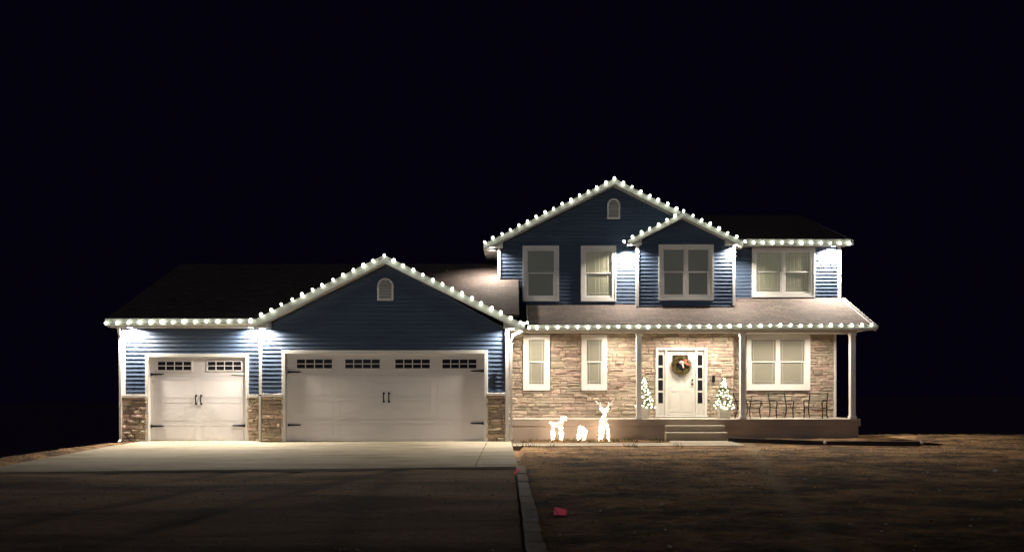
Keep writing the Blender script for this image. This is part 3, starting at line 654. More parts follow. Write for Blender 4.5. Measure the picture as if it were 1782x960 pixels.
# ------------------------------------------------------------------ garage doors
def garage_door(rect, d, seams, wins, winv, hinges, handle, label):
    x0, x1, z0, z1 = rect; tw = .09
    t = MB(); t.box(x0 - .06, x0 + .03, d - .055, d + .12, z0, z1 + .06); t.box(x1 - .03, x1 + .06, d - .055, d + .12, z0, z1 + .06); t.box(x0 + .03, x1 - .03, d - .055, d + .12, z1 - .03, z1 + .06)
    t.build('door_trim', 'trim', house, bev=.004)
    dy = d + .07
    dr = MB().box(x0 + .031, x1 - .031, dy + .03, dy + .05, z0 + .005, z1 - .031).build('garage_door', 'door', house); dr['label'] = label
    zs = [z1 - .031] + [Z(v, dy) for v in seams] + [z0 + .005]
    npan = len(wins)
    for k in range(4):
        a, b_ = zs[k + 1] + .005, zs[k]
        p = MB().box(x0 + .032, x1 - .032, dy, dy + .029, a, b_)
        # pressed outlines, one per leaf
        wd = (x1 - x0 - .062) / npan
        for i in range(npan):
            l, r = x0 + .032 + i * wd + .09, x0 + .032 + (i + 1) * wd - .09
            lo, hi = a + .06, b_ - .06
            if k == 0: continue
            p.box(l, r, dy - .0032, dy - .0005, hi - .022, hi); p.box(l, r, dy - .0032, dy - .0005, lo, lo + .022)
            p.box(l, l + .022, dy - .0032, dy - .0005, lo + .0225, hi - .0225); p.box(r - .022, r, dy - .0032, dy - .0005, lo + .0225, hi - .0225)
            for q in (1, 2, 3):
                xx = l + (r - l) * q / 4; p.box(xx - .006, xx + .006, dy - .0016, dy - .0005, lo + .0225, hi - .0225)
        p.build('panel', 'door', dr)
    for (ua, ub) in wins:
        wa, wb = X(ua, dy), X(ub, dy); za, zb = Z(winv[1], dy), Z(winv[0], dy)
        fr_ = MB(); e = .035
        fr_.box(wa - e, wa, dy - .02, dy - .001, za - e, zb + e); fr_.box(wb, wb + e, dy - .02, dy - .001, za - e, zb + e)
        fr_.box(wa, wb, dy - .02, dy - .001, zb, zb + e); fr_.box(wa, wb, dy - .02, dy - .001, za - e, za)
        bw = .022; cw = (wb - wa - 3 * bw) / 4; ch = (zb - za - bw) / 2
        for q in range(3): fr_.box(wa + (q + 1) * cw + q * bw, wa + (q + 1) * (cw + bw), dy - .018, dy - .001, za, zb)
        for q in range(4): fr_.box(wa + q * (cw + bw), wa + q * (cw + bw) + cw, dy - .017, dy - .001, za + ch, za + ch + bw)
        fr_.build('window_frame', 'door', dr)
        for q in range(4):
            for s_ in range(2):
                xa = wa + q * (cw + bw); z_ = za + s_ * (ch + bw)
                MB().box(xa, xa + cw, dy - .006, dy - .0012, z_, z_ + ch).build('pane', 'dglass', dr)
    for (u, v, s_, c_) in hinges:
        x_, z_ = X(u, dy), Z(v, dy); L_ = .38
        xs_ = [x_, x_ + s_ * L_ * .15, x_ + s_ * L_ * .85, x_ + s_ * L_]
        hp = [(xs_[0], z_ - .045), (xs_[1], z_ - .028), (xs_[2], z_ - .018), (xs_[3], z_), (xs_[2], z_ + .018), (xs_[1], z_ + .028), (xs_[0], z_ + .045)]
        MB().prism(hp, dy - .028, dy - .009).build('hinge_strap', c_, dr)
    for off in (-.07, .07):
        x_ = X(handle[0], dy) + off; z_ = Z(handle[1], dy)
        m_ = MB().tube([(x_, dy - .01, z_ + .12), (x_, dy - .05, z_ + .09), (x_, dy - .055, z_), (x_, dy - .05, z_ - .09), (x_, dy - .01, z_ - .12)], .016, 6)
        m_.box(x_ - .03, x_ + .03, dy - .015, dy - .009, z_ + .085, z_ + .14); m_.box(x_ - .03, x_ + .03, dy - .015, dy - .009, z_ - .14, z_ - .085)
        m_.build('handle', 'black', dr)
garage_door(doorG, DG, (652, 691, 731), ((517, 578), (601, 661), (688, 748), (770, 829)), (625, 640.5),
            ((501, 647, 1, 'black'), (501, 739, 1, 'black'), (842, 645, -1, 'black'), (842, 736, -1, 'black')), (672.5, 691), 'wide double garage door with four window inserts')
garage_door(doorS, DS, (655, 695, 735), ((275, 333), (362, 420)), (629, 643.5),
            ((263, 651, 1, 'black'), (263, 741, 1, 'black'), (427, 650, -1, 'trim'), (427, 740, -1, 'black')), (346, 695), 'single garage door with two window inserts')
# house numerals on the siding right of the wide door
SEG = {'3': 'abgcd', '5': 'afgcd', '2': 'abged', '8': 'abcdefg', '4': 'fgbc', '9': 'abcdfg'}
def digit(ch, u, v):
    x, z, y = X(u, DG), Z(v, DG), DG - .035; w_, h_, t = .055, .062, .016; m_ = MB()
    P = {'a': (-w_, w_, h_ * 2 - t, h_ * 2), 'g': (-w_, w_, h_ - t / 2, h_ + t / 2), 'd': (-w_, w_, 0, t), 'f': (-w_, -w_ + t, h_, h_ * 2), 'b': (w_ - t, w_, h_, h_ * 2), 'e': (-w_, -w_ + t, 0, h_), 'c': (w_ - t, w_, 0, h_)}
    for i, s_ in enumerate(SEG[ch]):
        a = P[s_]; m_.box(x + a[0], x + a[1], y - .02 + i * .0007, y, z + a[2], z + a[3])
    m_.build('house_number', 'black', house)
for k, ch in enumerate('3553'): digit(ch, 861.5, 651 + k * 9.6)
# ------------------------------------------------------------------ front door
fx0, fx1, fz0, fz1 = frontdoor; yo = DM - .12
t = MB(); tw = .075
t.box(fx0, fx0 + tw, yo, DM, fz0, fz1); t.box(fx1 - tw, fx1, yo, DM, fz0, fz1); t.box(fx0 + tw, fx1 - tw, yo, DM, fz1 - tw, fz1)
t.box(fx0 - .01, fx1 + .01, yo - .03, DM, fz0 - .04, fz0 - .001)
dl, drr = X(1160, DM), X(1209, DM)
t.box(dl - .06, dl - .005, yo + .01, DM - .01, fz0, fz1 - tw); t.box(drr + .005, drr + .06, yo + .01, DM - .01, fz0, fz1 - tw)
ent = t.build('entry_frame', 'trim', house, bev=.004)
zd = Z(615, DM)
MB().box(dl - .004, drr + .004, DM - .03, DM - .012, zd, fz1 - tw - .002).build('transom', 'soffit', ent)
fd = MB().box(dl, drr, DM - .07, DM - .012, fz0 + .01, zd - .002).build('front_door', 'doorw', house, bev=.004)
m_ = MB(); a, b_ = dl + .1, drr - .1
for lo, hi in ((fz0 + .12, fz0 + .78), ):
    for l, r in ((a, (a + b_) / 2 - .03), ((a + b_) / 2 + .03, b_)):
        m_.box(l, r, DM - .078, DM - .0705, hi - .02, hi); m_.box(l, r, DM - .078, DM - .0705, lo, lo + .02); m_.box(l, l + .02, DM - .078, DM - .0705, lo + .0205, hi - .0205); m_.box(r - .02, r, DM - .078, DM - .0705, lo + .0205, hi - .0205)
m_.build('moulding', 'doorw', fd)
wt = Z(617.5, DM); MB().box(X(1169, DM), X(1196, DM), DM - .075, DM - .0705, wt - .5, wt).build('door_glass', 'dglass', fd)
for v in (661, 668):
    MB().tube([(X(1203.5, DM), DM - .07, Z(v, DM)), (X(1203.5, DM), DM - .115, Z(v, DM))], .032, 10).build('door_knob' if v == 668 else 'deadbolt', 'brass', fd, smooth=False)
for (ua, ub) in ((1143, 1153), (1213.5, 1221.5)):
    sl = MB().box(X(ua - 1.5, DM) - .03, X(ub + 1.5, DM) + .03, DM - .05, DM - .011, fz0, fz1 - tw - .16).build('sidelight', 'doorw', house)
    MB().box(X(ua - 1.5, DM) - .03, X(ub + 1.5, DM) + .03, DM - .03, DM - .012, fz1 - tw - .158, fz1 - tw).build('transom', 'soffit', ent)
    for k, (va, vb) in enumerate(((617.5, 635.5), (639, 658), (661, 679), (682.5, 701))):
        MB().box(X(ua, DM), X(ub, DM), DM - .056, DM - .0505, Z(vb, DM), Z(va, DM)).build('pane', 'dglass', sl)
m_ = MB().box(X(1238, DM), X(1243, DM), DM - .12, DM - .05, Z(665, DM), Z(653, DM)); bell = m_.build('doorbell', 'black', house, bev=.02)
# ------------------------------------------------------------------ downspouts
MB().tube([(X(204, 20.3), 20.35, Z(567, 20.3)), (X(205, 20.4), 20.45, Z(574, 20.4)), (X(210.5, 20.63), 20.6, Z(588, 20.6)), (X(210.5, 20.63), 20.63, Z(764, 20.63)), (X(205, 20.4), 20.45, Z(770, 20.45))], .045, 4).build('downspout', 'trim', house)
MB().tube([(X(912, 19.95), 19.95, Z(567, 19.95)), (X(911, 19.95), 19.95, Z(574, 19.95)), (X(893, 20.0), 20.0, Z(583, 20.0)), (X(889.5, 20.0), 20.02, Z(600, 20.0)), (X(889.5, 20.0), 20.02, Z(764, 20.0))], .052, 4).build('downspout', 'trim', house)
# gutter on the garage eave facing the entry
MB().box(gR[0] - .02, gR[0] + .09, DGr - .01, DM - .2, gR[1] - .16, gR[1] - .03).build('gutter', 'fascia', house)
MB().box(gR[0] - .3, gR[0] - .021, DG + .0, DM - .2, gR[1] - .19, gR[1] - .17).build('soffit', 'soffit', house)
# ------------------------------------------------------------------ soffit floods and porch lamps (lit in the photo)
def flood(x, y, z, power, c=(1, .895, .765), r=.07, lens='lens', nm='recessed_light', spread=166):
    m_ = MB().tube([(x, y, z + .01), (x, y, z - .006)], r, 14); o = m_.build(nm, lens, house)
    l = bpy.data.lights.new(nm + '_lamp', 'AREA'); l.shape = 'DISK'; l.size = r * 2; l.energy = power; l.color = c; l.spread = math.radians(spread)
    lo = bpy.data.objects.new(nm + '_lamp', l); col.objects.link(lo); lo.parent = house; lo.location = Vector((x, y, z - .012)) - WL['house']
zr = Z(570, DGr)
flood(X(232, DS), 20.52, zTs, FLOOD)
flood(X(441, DS), 20.5, zTs, FLOOD * .45)
flood(X(452, DGr), 19.96, zr, FLOOD * .8)
flood(X(890, DGr), 19.95, zr, FLOOD * .9)
flood(X(856, DMr), 23.24, Z(429, DMr), FLOOD * .42, spread=146)
flood(X(1097, DBr), 23.0, Z(424.5, DBr), FLOOD * .9, spread=146)
flood(X(1284, DBr), 23.0, Z(424.5, DBr), FLOOD * .75, spread=146)
flood(X(1446, DR), 23.75, Z(430, DR), FLOOD * 1.35, spread=146)
for u in (935, 1070, 1185, 1260, 1350, 1425):
    flood(X(u, 22.8), 22.48 if u < 1270 else 22.75, cz_, PORCH * (1.12 if u < 1270 else .98), (1, .87, .72), .07, 'plens', 'porch_light')
# ------------------------------------------------------------------ string lights
def bulb_mesh(r=.040):
    m_ = MB(); prof = [(.0, 1.0), (.62, .78), (1.0, .15), (.8, -.5), (.42, -1.0)]; n_ = 8
    vs = []
    for q, (a, h) in enumerate(prof):
        for k in range(n_): t = 2 * math.pi * k / n_; vs.append((r * max(a, .05) * math.cos(t), r * max(a, .05) * math.sin(t), r * 1.25 * h))
    fs = [(i * n_ + k, i * n_ + (k + 1) % n_, (i + 1) * n_ + (k + 1) % n_, (i + 1) * n_ + k) for i in range(len(prof) - 1) for k in range(n_)]
    fs += [tuple(range(n_))[::-1], tuple((len(prof) - 1) * n_ + k for k in range(n_))]
    me = bpy.data.meshes.new('bulb'); me.from_pydata(vs, [], fs); me.update()
    bm = bmesh.new(); bm.from_mesh(me); bmesh.ops.recalc_face_normals(bm, faces=bm.faces[:]); bm.to_mesh(me); bm.free()
    me.materials.append(M['bulb']); return me
BM = bulb_mesh()
def string(label, runs, d, jit=.012):
    pts = []
    for (p, q, n_) in runs:
        for k in range(n_ + 1):
            u = p[0] + (q[0] - p[0]) * k / n_; v = p[1] + (q[1] - p[1]) * k / n_ + 1.6
            c = Vector((X(u, d), d, Z(v, d)))
            if pts and (pts[-1] - c).length < .05: continue
            pts.append(c)
    rt = wroot('string_lights', label, 'string lights', tuple(pts[0]), 'strings of white bulbs along the roof edges')
    wire = []
    for a, b_ in zip(pts, pts[1:]): wire += [a + Vector((0, .03, -.01)), (a + b_) / 2 + Vector((0, .03, -.03))]
    wire.append(pts[-1] + Vector((0, .03, -.01)))
    MB().tube(wire, .006, 4).build('wire', 'mesh', rt, fix=False)
    for c in pts:
        o = link('bulb', BM, None, rt, c + Vector((R.uniform(-jit, jit), -.01, R.uniform(-jit, jit))))
        o.rotation_euler = (R.uniform(-.8, .5), R.uniform(-.6, .6), R.uniform(0, 3)); k_ = R.uniform(.8, 1.15); o.scale = (k_, k_, k_ * R.uniform(.85, 1.1))
string('level string of white bulbs along the eave above the single garage door', [((185, 560), (436, 557), 13)], 20.15)
string('peaked string of white bulbs along the low gable over the wide garage door', [((437, 554), (668, 443), 13), ((668, 443), (906, 559), 14), ((911, 562), (918, 559), 1)], 19.70)
string('peaked string of white bulbs along the tallest gable', [((843, 420), (1069, 309), 15), ((1069, 309), (1177, 361), 7)], 23.0)
string('short peaked string of white bulbs on the small gable over the bay window', [((1086, 418), (1190, 366), 7), ((1190, 366), (1297, 418), 7)], 22.77)
string('level string of white bulbs along the upper eave at the right end', [((1311, 420), (1478, 422), 10)], 23.42)
string('longest level string of white bulbs along the porch eave', [((920, 568), (935, 568), 1), ((935, 568), (1517, 563), 33)], 21.68)
streak = MB().tube([(X(1464, 23.7), 23.7, pr(23.7) + .012), (X(1490, 22.8), 22.8, pr(22.8) + .012), (X(1515, 21.86), 21.86, pr(21.86) + .015)], .014, 5).build('roof_streak', 'fascia')  # thin pale tube laid down the roof slope
tag(streak, 'pale cord running down the porch roof slope at its right end', 'streak')
# ------------------------------------------------------------------ walk, bed, timbers
zg = -.1
yA, yB = 1.36 * F / 95, 1.36 * F / 87
MB().zprism([(X(893, 19.7), 19.6), (X(1300, 19.7), 19.75), (X(1268, 21.55), 21.55), (X(1165, 21.55), 21.57), (X(1165, 20.9), 20.7), (X(890, 20.9), 20.7)], -.25, -.085).build('walkway', 'walk', bev=.008)['kind'] = 'structure'
def timber(a, b_, label):
    a, b_ = Vector(a), Vector(b_); d = (b_ - a); L_ = d.length; m_ = MB().box(0, L_, -.06, .06, -.06, .075)
    o = m_.build('edging_timber', 'timber', bev=.006); o.location = a; o.rotation_euler = (0, -math.atan2(d.z, math.hypot(d.x, d.y)), math.atan2(d.y, d.x))
    tag(o, label, 'timber', 'dark timbers edging the bed right of the walk')
timber((X(1268, 21.3), 21.3, -.05), (X(1434, 20.15), 20.15, -.07), 'dark timber on the ground, nearer the steps, running from the walk')
timber((X(1437, 20.12), 20.12, -.07), (X(1600, 19.75), 19.75, -.06), 'dark timber on the ground with its free end out in the bare yard')
for u, d, lb in ((1436, 20.0, 'small white cap where the two dark timbers meet'), (1604, 19.7, 'small white cap at the free end of the dark timber')):
    o = MB().ico((0, 0, 0), .055, 1, 1, .9, .15).build('end_cap', 'pebble'); o.location = (X(u, d), d, .02 - .045 + (0 if u < 1500 else .01)); tag(o, lb, 'cap')
# mulch bed on the right of the steps
m_ = MB(); nx_, ny_ = 60, 10; vs = []
for j in range(ny_ + 1):
    for i in range(nx_ + 1):
        x = X(1270, 21.3) + i / nx_ * 5.4; yl = 21.35 - (x - X(1268, 21.3)) * .29 if x < 9 else 20.25 - (x - 9) * .12
        y = max(yl, 19.85) + j / ny_ * (22.2 - max(yl, 19.85)) + (.0 if x < XPr else j / ny_ * 1.0)
        vs.append((x, y, -.055 + .03 * noise.noise(Vector((x * 2, y * 2, 9))) - (.08 if i in (0, nx_) or j == ny_ and x > XPr else 0)))
m_.add(vs, [(j * (nx_ + 1) + i, j * (nx_ + 1) + i + 1, (j + 1) * (nx_ + 1) + i + 1, (j + 1) * (nx_ + 1) + i) for j in range(ny_) for i in range(nx_)])
o = m_.build('planting_bed', 'dirt', smooth=True, fix=False); o['kind'] = 'structure'
# ------------------------------------------------------------------ marker flags
def flag(u, vtop, size, d, rot, label, tilt):
    zt = Z(vtop, d); x = X(u, d); zg_ = ground_z(x, d) - .03
    rt = wroot('marker_flag', label, 'flag', (x, d, zg_), 'pink marker flags in the dirt')
    MB().tube([(x, d, zg_), (x - size * .48, d, zt + .01)], .003, 4).build('stake', 'black', rt, fix=False)
    nx2 = 6; vs = []
    for j in range(4):
        for i in range(nx2 + 1):
            a = (i / nx2 - .5) * size; b2 = (j / 3 - .5) * size * .8
            q = Matrix.Rotation(rot, 3, 'Y') @ Vector((a, math.sin(i * 1.1) * .005, b2 + .004 * math.sin(i * .9)))
            vs.append((x + q.x, d + q.y - .004, zt - size * .45 + q.z))
    m2 = MB(); n0 = (nx2 + 1) * 4; m2.add(vs + [(a, b2 + .0015, c) for a, b2, c in vs], [(j * (nx2 + 1) + i, j * (nx2 + 1) + i + 1, (j + 1) * (nx2 + 1) + i + 1, (j + 1) * (nx2 + 1) + i) for j in range(3) for i in range(nx2)])
    m2.build('cloth', 'flag', rt, fix=False)
flag(903, 816, .14, 12.4, .6, 'pink marker flag at the top end of the block edging by the apron', .5)
flag(974.5, 882, .15, 8.75, .12, 'pink marker flag alone out in the dirt, nearest the viewer', .1)
# ------------------------------------------------------------------ lit deer
def skinned(name, chain, edges, m, parent, sub=1):
    me = bpy.data.meshes.new(name); me.from_pydata([c[0] for c in chain], edges, []); me.update()
    tmp = bpy.data.objects.new(name + '_tmp', me); col.objects.link(tmp)
    md = tmp.modifiers.new('s', 'SKIN'); 
    sv = me.skin_vertices[0].data
    for i, c in enumerate(chain): sv[i].radius = (c[1] * .8, c[1] * .8); sv[i].use_root = (i == 0)
    sb = tmp.modifiers.new('u', 'SUBSURF'); sb.levels = sub; sb.render_levels = sub
    dg = bpy.context.evaluated_depsgraph_get(); dg.update(); ev = tmp.evaluated_get(dg); res = bpy.data.meshes.new_from_object(ev)
    bpy.data.objects.remove(tmp)
    res.name = name; res.materials.clear(); res.materials.append(M[m]); res.polygons.foreach_set('use_smooth', [True] * len(res.polygons))
    o = bpy.data.objects.new(name, res); col.objects.link(o); o.parent = parent; o.location = -WL[parent.name]; WL[o.name] = Vector((0, 0, 0)); return o
def leds(o, parent, n_, r=.013, seed=2):
    rr = random.Random(seed); me = o.data; m_ = MB()
    for k in range(n_):
        p = me.polygons[rr.randrange(len(me.polygons))]; c = p.center + p.normal * .008
        m_.ico(c, r * rr.uniform(.8, 1.3))
    tag(m_.build('led_bulbs', 'led', parent, fix=False), kind='stuff')
DD = 21.75; zf = Z(765, DD) - .005
def P(u, v, dy=0): return (X(u, DD), DD + dy, Z(v, DD))
# fawn, side on, facing right
rt = wroot('lit_fawn', 'small glowing white fawn standing side-on, head turned up to the right', 'deer', (X(969, DD), DD, zf))
fz = 765
ch = [(P(970, 739), .085), (P(961.5, 738), .085), (P(976, 737), .08), (P(979, 732), .055), (P(980.5, 728), .05), (P(984.5, 730.5, -.05), .028),
      (P(961, 745, -.06), .042), (P(960.5, 755, -.06), .026), (P(961, 764.5, -.06), .024), (P(963, 745, .07), .042), (P(964.5, 755, .07), .026), (P(965, 764, .07), .022),
      (P(975, 746, -.06), .038), (P(975, 755, -.06), .025), (P(975.5, 764.5, -.06), .023), (P(978, 745, .07), .038), (P(979, 755, .07), .025), (P(979, 764, .07), .022),
      (P(975, 724.5), .015), (P(984.5, 724), .015), (P(957.5, 734), .02), (P(957, 737, 0), .025)]
ed_ = [(0, 1), (0, 2), (2, 3), (3, 4), (4, 5), (1, 6), (6, 7), (7, 8), (1, 9), (9, 10), (10, 11), (2, 12), (12, 13), (13, 14), (2, 15), (15, 16), (16, 17), (4, 18), (4, 19), (1, 20)]
ch = ch[:21]
bo = skinned('body', ch, ed_, 'deerlit', rt); leds(bo, rt, 110, .010, seed=1)
# low fawn, head down
rt = wroot('lit_grazing_fawn', 'lowest glowing white fawn crouched front-on between the other two', 'deer', (X(1014, DD), DD, zf))
ch = [(P(1013, 750, .1), .12), (P(1011.5, 745.5, .3), .12), (P(1015.5, 752, -.05), .11), (P(1013.8, 759, -.2), .055), (P(1013.5, 765, -.26), .035),
      (P(1008, 757, .25), .045), (P(1007.5, 765, .25), .03), (P(1019, 757, .05), .045), (P(1019, 765, .05), .028), (P(1009, 758, .0), .045), (P(1009, 765, .0), .03),
      (P(1010.5, 741, .05), .022), (P(1020.5, 748, -.12), .022)]
bo = skinned('body', ch, [(0, 1), (0, 2), (2, 3), (3, 4), (1, 5), (5, 6), (2, 7), (7, 8), (2, 9), (9, 10), (0, 11), (2, 12)], 'deerlit', rt); leds(bo, rt, 100, .010, seed=4)
# stag, front on with antlers
rt = wroot('lit_stag', 'tall glowing white stag facing forward with raised antlers', 'deer', (X(1050, DD), DD, zf))
ch = [(P(1050, 731, 0), .10), (P(1050.5, 725, -.05), .075), (P(1051, 719, -.1), .055), (P(1051, 713.5, -.15), .065), (P(1051, 716.5, -.27), .03),
      (P(1050, 733, .45), .10), (P(1045, 738, -.03), .05), (P(1044, 750, -.03), .03), (P(1042.5, 765.5, -.03), .026), (P(1056, 738, -.03), .05), (P(1057.5, 750, -.03), .032), (P(1059, 765.5, -.03), .028),
      (P(1049.5, 741, .3), .045), (P(1049, 752, .28), .032), (P(1049, 764, .3), .026), (P(1053, 741, .5), .04), (P(1053, 752, .5), .03), (P(1053, 763, .5), .024),
      (P(1043.5, 710.5, -.13), .018), (P(1059, 710.5, -.13), .018)]
bo = skinned('body', ch, [(0, 1), (1, 2), (2, 3), (3, 4), (0, 5), (0, 6), (6, 7), (7, 8), (0, 9), (9, 10), (10, 11), (5, 12), (12, 13), (13, 14), (5, 15), (15, 16), (16, 17), (3, 18), (3, 19)], 'deerlit', rt); leds(bo, rt, 170, .010, seed=6)
for s_ in (-1, 1):
    q = lambda u, v: P(1051 + s_ * u, v, -.12)
    a = MB(); a.tube([q(3, 709), q(7, 706), q(10, 702), q(15.5, 696.5)], .02, 6, .016); a.tube([q(6.5, 706.5), q(7.5, 699)], .018, 5, .014); a.tube([q(10, 702), q(15, 702.5)], .016, 5, .012)
    ao = a.build('antler', 'deerlit', rt, smooth=True)
# ------------------------------------------------------------------ wreath and bow
wc = Vector((X(1185, 23.28), DM - .12, Z(635.5, 23.28)))
rt = wroot('wreath', 'green wreath with a red and pale ribbon bow hung on the front door', 'wreath', tuple(wc))
m_ = MB(); rr = random.Random(5)
for k in range(1500):
    t = rr.uniform(0, 2 * math.pi); ph = rr.uniform(0, 2 * math.pi); r1 = .235 + rr.gauss(0, .012); r0 = rr.uniform(.04, .085)
    c = wc + Vector(((r1 + r0 * math.cos(ph)) * math.cos(t), -abs(r0 * math.sin(ph)), (r1 + r0 * math.cos(ph)) * math.sin(t)))
    d = Vector((rr.gauss(0, 1), rr.gauss(0, .6) - .4, rr.gauss(0, 1))) + Vector((math.cos(t), 0, math.sin(t))) * .5; d.normalize()
    s_ = d.cross(Vector((rr.gauss(0, 1), rr.gauss(0, 1), rr.gauss(0, 1)))).normalized() * .007; L_ = rr.uniform(.035, .075)
    m_.add([c - s_, c + s_, c + d * L_ + s_ * .3, c + d * L_ - s_ * .3], [(0, 1, 2, 3)])
tag(m_.build('foliage', 'wleaf', rt, fix=False), kind='stuff')
MB().tube([wc + Vector((.225 * math.cos(t), 0, .225 * math.sin(t))) for t in [i * math.pi / 12 for i in range(25)]], .04, 6).build('ring', 'wleaf', rt, fix=False)
MB().tube([wc + Vector((0, 0, .23)), wc + Vector((0, .03, .42))], .006, 4).build('hanger', 'black', rt, fix=False)
bc = wc + Vector((.03, -.1, .09))
def ribbon(pts, w0, m, nm):
    v = []; f_ = []
    for i, p in enumerate(pts):
        p = bc + Vector(p); q = bc + Vector(pts[min(i + 1, len(pts) - 1)]) - (bc + Vector(pts[max(0, i - 1)])); s2 = Vector((-q.z, 0, q.x)).normalized() * w0
        v += [p - s2, p + s2]
    for i in range(len(pts) - 1): f_.append((2 * i, 2 * i + 1, 2 * i + 3, 2 * i + 2))
    n_ = len(v); v += [a + Vector((0, .004, 0)) for a in v]; f_ += [tuple(n_ + q for q in g_[::-1]) for g_ in f_]
    MB().add(v, f_).build(nm, m, rt, fix=False)
ribbon([(0, 0, 0), (.07, -.05, .07), (.14, -.02, .08), (.08, .0, .02), (0, 0, 0)], .035, 'bow', 'bow_loop')
ribbon([(0, 0, 0), (-.05, -.05, .03), (-.09, -.02, .0), (-.05, 0, -.03), (0, 0, 0)], .03, 'bloom', 'bow_loop')
ribbon([(.02, -.01, 0), (.1, -.03, -.02), (.2, -.01, -.08)], .026, 'bow', 'bow_tail')
ribbon([(0, -.01, -.01), (0, -.04, -.09), (.03, -.01, -.17)], .024, 'bloom', 'bow_tail')
MB().ico(bc + Vector((0, -.03, 0)), .035).build('bow_knot', 'bloom', rt)
# ------------------------------------------------------------------ lit potted trees
def tree(u, d, vtop, vb, hw, vpot0, potw, label, seed):
    x = X(u, d); rr = random.Random(seed); zb, zt = Z(vb, d), Z(vtop, d); z0 = FLOOR + .002; h = zt - zb
    rt = wroot('potted_tree', label, 'tree', (x, d, z0), 'lit potted trees beside the front door')
    pw, ph = potw, Z(vpot0, d) - z0
    m_ = MB(); a, b_ = pw * .8, pw; zz = z0 + ph
    m_.add([(x - a, d - a, z0), (x + a, d - a, z0), (x + a, d + a, z0), (x - a, d + a, z0), (x - b_, d - b_, zz), (x + b_, d - b_, zz), (x + b_, d + b_, zz), (x - b_, d + b_, zz)], [(0, 3, 2, 1), (4, 5, 6, 7), (0, 1, 5, 4), (1, 2, 6, 5), (2, 3, 7, 6), (3, 0, 4, 7)])
    m_.build('pot', 'pot', rt, bev=.01)
    MB().tube([(x, d, zz - .05), (x, d, zb + h * .9)], .014, 6, .006).build('trunk', 'block', rt, fix=False)
    m_ = MB()
    for k in range(1900):
        t = rr.random() ** 1.35; rad = hw * (1 - t) * rr.uniform(.25, 1) + .01; an = rr.uniform(0, 6.28)
        c = Vector((x + rad * math.cos(an), d + rad * math.sin(an) * .8, zb + t * h)); dr_ = Vector((math.cos(an), math.sin(an), rr.uniform(-.1, .8))).normalized()
        s2 = dr_.cross(Vector((rr.gauss(0, 1), rr.gauss(0, 1), rr.gauss(0, 1)))).normalized() * .007; L_ = rr.uniform(.03, .07)
        m_.add([c - s2, c + s2, c + dr_ * L_ + s2 * .3, c + dr_ * L_ - s2 * .3], [(0, 1, 2, 3)])
    tag(m_.build('foliage', 'leaf', rt, fix=False), kind='stuff')
    bm_ = bpy.data.meshes.new('tree_bulb'); q = MB().ico((0, 0, 0), .021); bm_.from_pydata(q.v, [], q.f); bm_.update(); bm_.materials.append(M['tbulb'])
    for k in range(60):
        t = ((k + .5) / 60) ** 1.3; rad = hw * (1 - t) * rr.uniform(.75, 1.05) + .015; an = k * 2.399963
        if math.sin(an) > .45: an = -an
        if rr.random() < .12: t = rr.random() * .25; rad = hw * 1.0
        o = link('bulb', bm_, None, rt, (x + rad * math.cos(an), d + rad * .8 * math.sin(an) - .01, zb + t * h + rr.uniform(-.02, .02)))
        s3 = rr.uniform(.7, 1.45); o.scale = (s3, s3, s3)
tree(1259.5, 22.75, 657, 711, .31, 706, .2, 'lit conical tree in a grey pot right of the front door', 3)
tree(1121, 22.75, 657, 709, .30, 708, .17, 'lit conical tree in a pot left of the door, partly behind a column', 9)
# ------------------------------------------------------------------ patio chairs
def chair(x, y, rz, label):
    rt = root('patio_chair', label, 'chair', (x, y, FLOOR + .001), 'dark metal patio chairs on the porch'); rt.rotation_euler = (0, 0, rz); WL[rt.name] = Vector((0, 0, 0))
    w_, dp = .27, .24                     # faces -y
    for s_ in (-1, 1):
        a = MB().tube([(s_ * w_, -dp, 0), (s_ * w_, -dp + .03, .15), (s_ * w_, -dp + .035, .3), (s_ * w_, -dp - .01, .42), (s_ * w_, -dp - .02, .52)], .018, 6)
        a.build('front_leg', 'black', rt, fix=False)
        a = MB().tube([(s_ * w_, dp + .08, 0), (s_ * w_, dp - .0, .16), (s_ * w_, dp - .02, .34), (s_ * w_, dp + .06, .58), (s_ * w_, dp + .13, .78)], .018, 6)
        a.build('rear_leg', 'black', rt, fix=False)
        MB().tube([(s_ * (w_ + .01), -dp - .03, .515), (s_ * (w_ + .01), -dp + .1, .54), (s_ * (w_ + .005), dp + .02, .53)], .018, 6).build('armrest', 'black', rt, fix=False)
        MB().tube([(s_ * w_, -dp + .03, .31), (s_ * w_, dp - .02, .31)], .012, 5).build('side_rail', 'black', rt, fix=False)
    MB().box(-w_ + .012, w_ - .012, -dp + .02, dp - .02, .31, .325).build('seat', 'mesh', rt, fix=False)
    m_ = MB()
    for k in range(7):
        zz = .40 + k * .052; yy = dp - .0 + (zz - .34) * .27
        m_.box(-w_ + .013, w_ - .013, yy, yy + .006, zz, zz + .016)
    for k in range(3): m_.box(-w_ * .5 + k * w_ * .5 - .008, -w_ * .5 + k * w_ * .5 + .008, dp + .022, dp + .03, .38, .4)
    m_.tube([(-w_, dp + .13, .775), (0, dp + .135, .79), (w_, dp + .13, .775)], .014, 6)
    m_.build('backrest', 'sling', rt, fix=False)
chair(X(1303, 22.95), 22.95, math.radians(38), 'dark patio chair partly hidden behind the porch column')
chair(X(1360, 23.2), 23.2, math.radians(6), 'dark patio chair facing forward beneath the wide porch window')
chair(X(1419, 22.95), 22.95, math.radians(-38), 'dark patio chair angled left at the far right end of the porch')
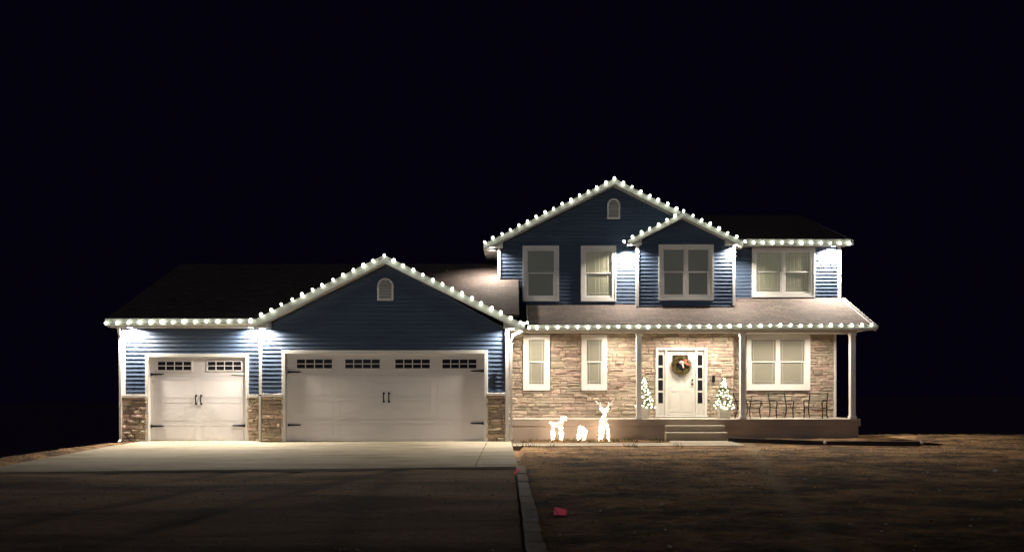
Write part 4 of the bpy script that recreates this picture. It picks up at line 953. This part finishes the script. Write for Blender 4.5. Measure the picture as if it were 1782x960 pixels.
# ------------------------------------------------------------------ ground litter
rr = random.Random(11)
m_ = MB()
for k in range(900):
    y = rr.uniform(6, 21) if rr.random() < .6 else rr.uniform(14, 21); x = rr.uniform(.45, 16)
    if y > 19.3 and x < 8: continue
    s_ = rr.uniform(.006, .018) * (1.3 if rr.random() < .1 else 1); m_.ico((x, y, ground_z(x, y) + s_ * .15), s_, 1.6, 1.2, .6, .3)
tag(m_.build('dirt_clods', 'clod', fix=False), kind='stuff')
m_ = MB()
for k in range(700):
    y = rr.uniform(6, 12.2); x = rr.uniform(-9, -.05)
    s_ = rr.uniform(.005, .013); m_.ico((x, y, gv(x, y)[2] + s_ * .3), s_, 1.3, 1.1, .7, .3)
tag(m_.build('loose_gravel', 'block', fix=False), kind='stuff')
m_ = MB()
for k in range(260):
    y = rr.uniform(6.3, 20.5); x = rr.uniform(.5, 16) if rr.random() < .8 else rr.uniform(-7, 0)
    if y > 19.3 and x < 8: continue
    if x < 0 and y > 12: continue
    s_ = rr.uniform(.006, .018); m_.ico((x, y, (ground_z(x, y) if x > 0 else -.03) + s_ * .4), s_, 1.2, 1, .7, .25)
for (u, v, s_) in ((1152, 883, .03), (1060, 884, .018), (1733, 820, .045), (1401, 835, .03), (1615, 823, .03), (949, 788, .03), (925, 811, .02), (1635, 853, .022), (975, 932, .016), (1158, 924, .016), (1166, 955, .018), (1497, 806, .03)):
    d = 1.466 * F / (v - HV); m_.ico((X(u, d), d, ground_z(X(u, d), d) + s_ * .5), s_, 1.2, 1, .7, .2)
tag(m_.build('pebbles', 'pebble', fix=False), kind='stuff')
m_ = MB()
def blade(x, y, z, h, w_=.006):
    a = rr.uniform(0, 6.28); dx, dy = math.cos(a) * w_, math.sin(a) * w_; lx, ly = rr.gauss(0, h * .4), rr.gauss(0, h * .4)
    m_.add([(x - dx, y - dy, z - .01), (x + dx, y + dy, z - .01), (x + lx, y + ly, z + h)], [(0, 1, 2)])
for k in range(16000):
    y = 6 + 13.4 * rr.random() ** .6; x = rr.uniform(.4, 15.5)
    if noise.noise(Vector((x * .8, y * 1.6, 4))) + rr.uniform(-.25, .25) < .08: continue
    blade(x, y, ground_z(x, y), rr.uniform(.015, .05))
for k in range(1500):
    x = rr.uniform(8, 17); y = rr.uniform(19, 24.4)
    if x < XPr + .1 and y > 20: continue
    blade(x, y, ground_z(x, y), rr.uniform(.02, .06))
for k in range(500):
    x = rr.uniform(-11.2, -10.1); y = rr.uniform(13, 20); blade(x, y, ground_z(x, y), rr.uniform(.02, .07))
tag(m_.build('sparse_grass', 'grass', fix=False), kind='stuff')
m_ = MB()
for k in range(900):
    x = rr.uniform(X(893, 21.6), X(1158, 21.6)); y = rr.uniform(21.0, 22.15)
    if noise.noise(Vector((x * 1.7, 0, 8))) < -.05 and rr.random() < .8: continue
    blade(x, y, -.09, rr.uniform(.03, .10), .009)
for cx_ in (906, 921, 958, 1092, 1102, 930, 1180):
    c = X(cx_, 19.5)
    for k in range(26): blade(c + rr.gauss(0, .07), 19.42 + rr.gauss(0, .07), -.11, rr.uniform(.05, .16), .007)
tag(m_.build('weeds', 'weed', fix=False), kind='stuff')
print('stones', len(stones))
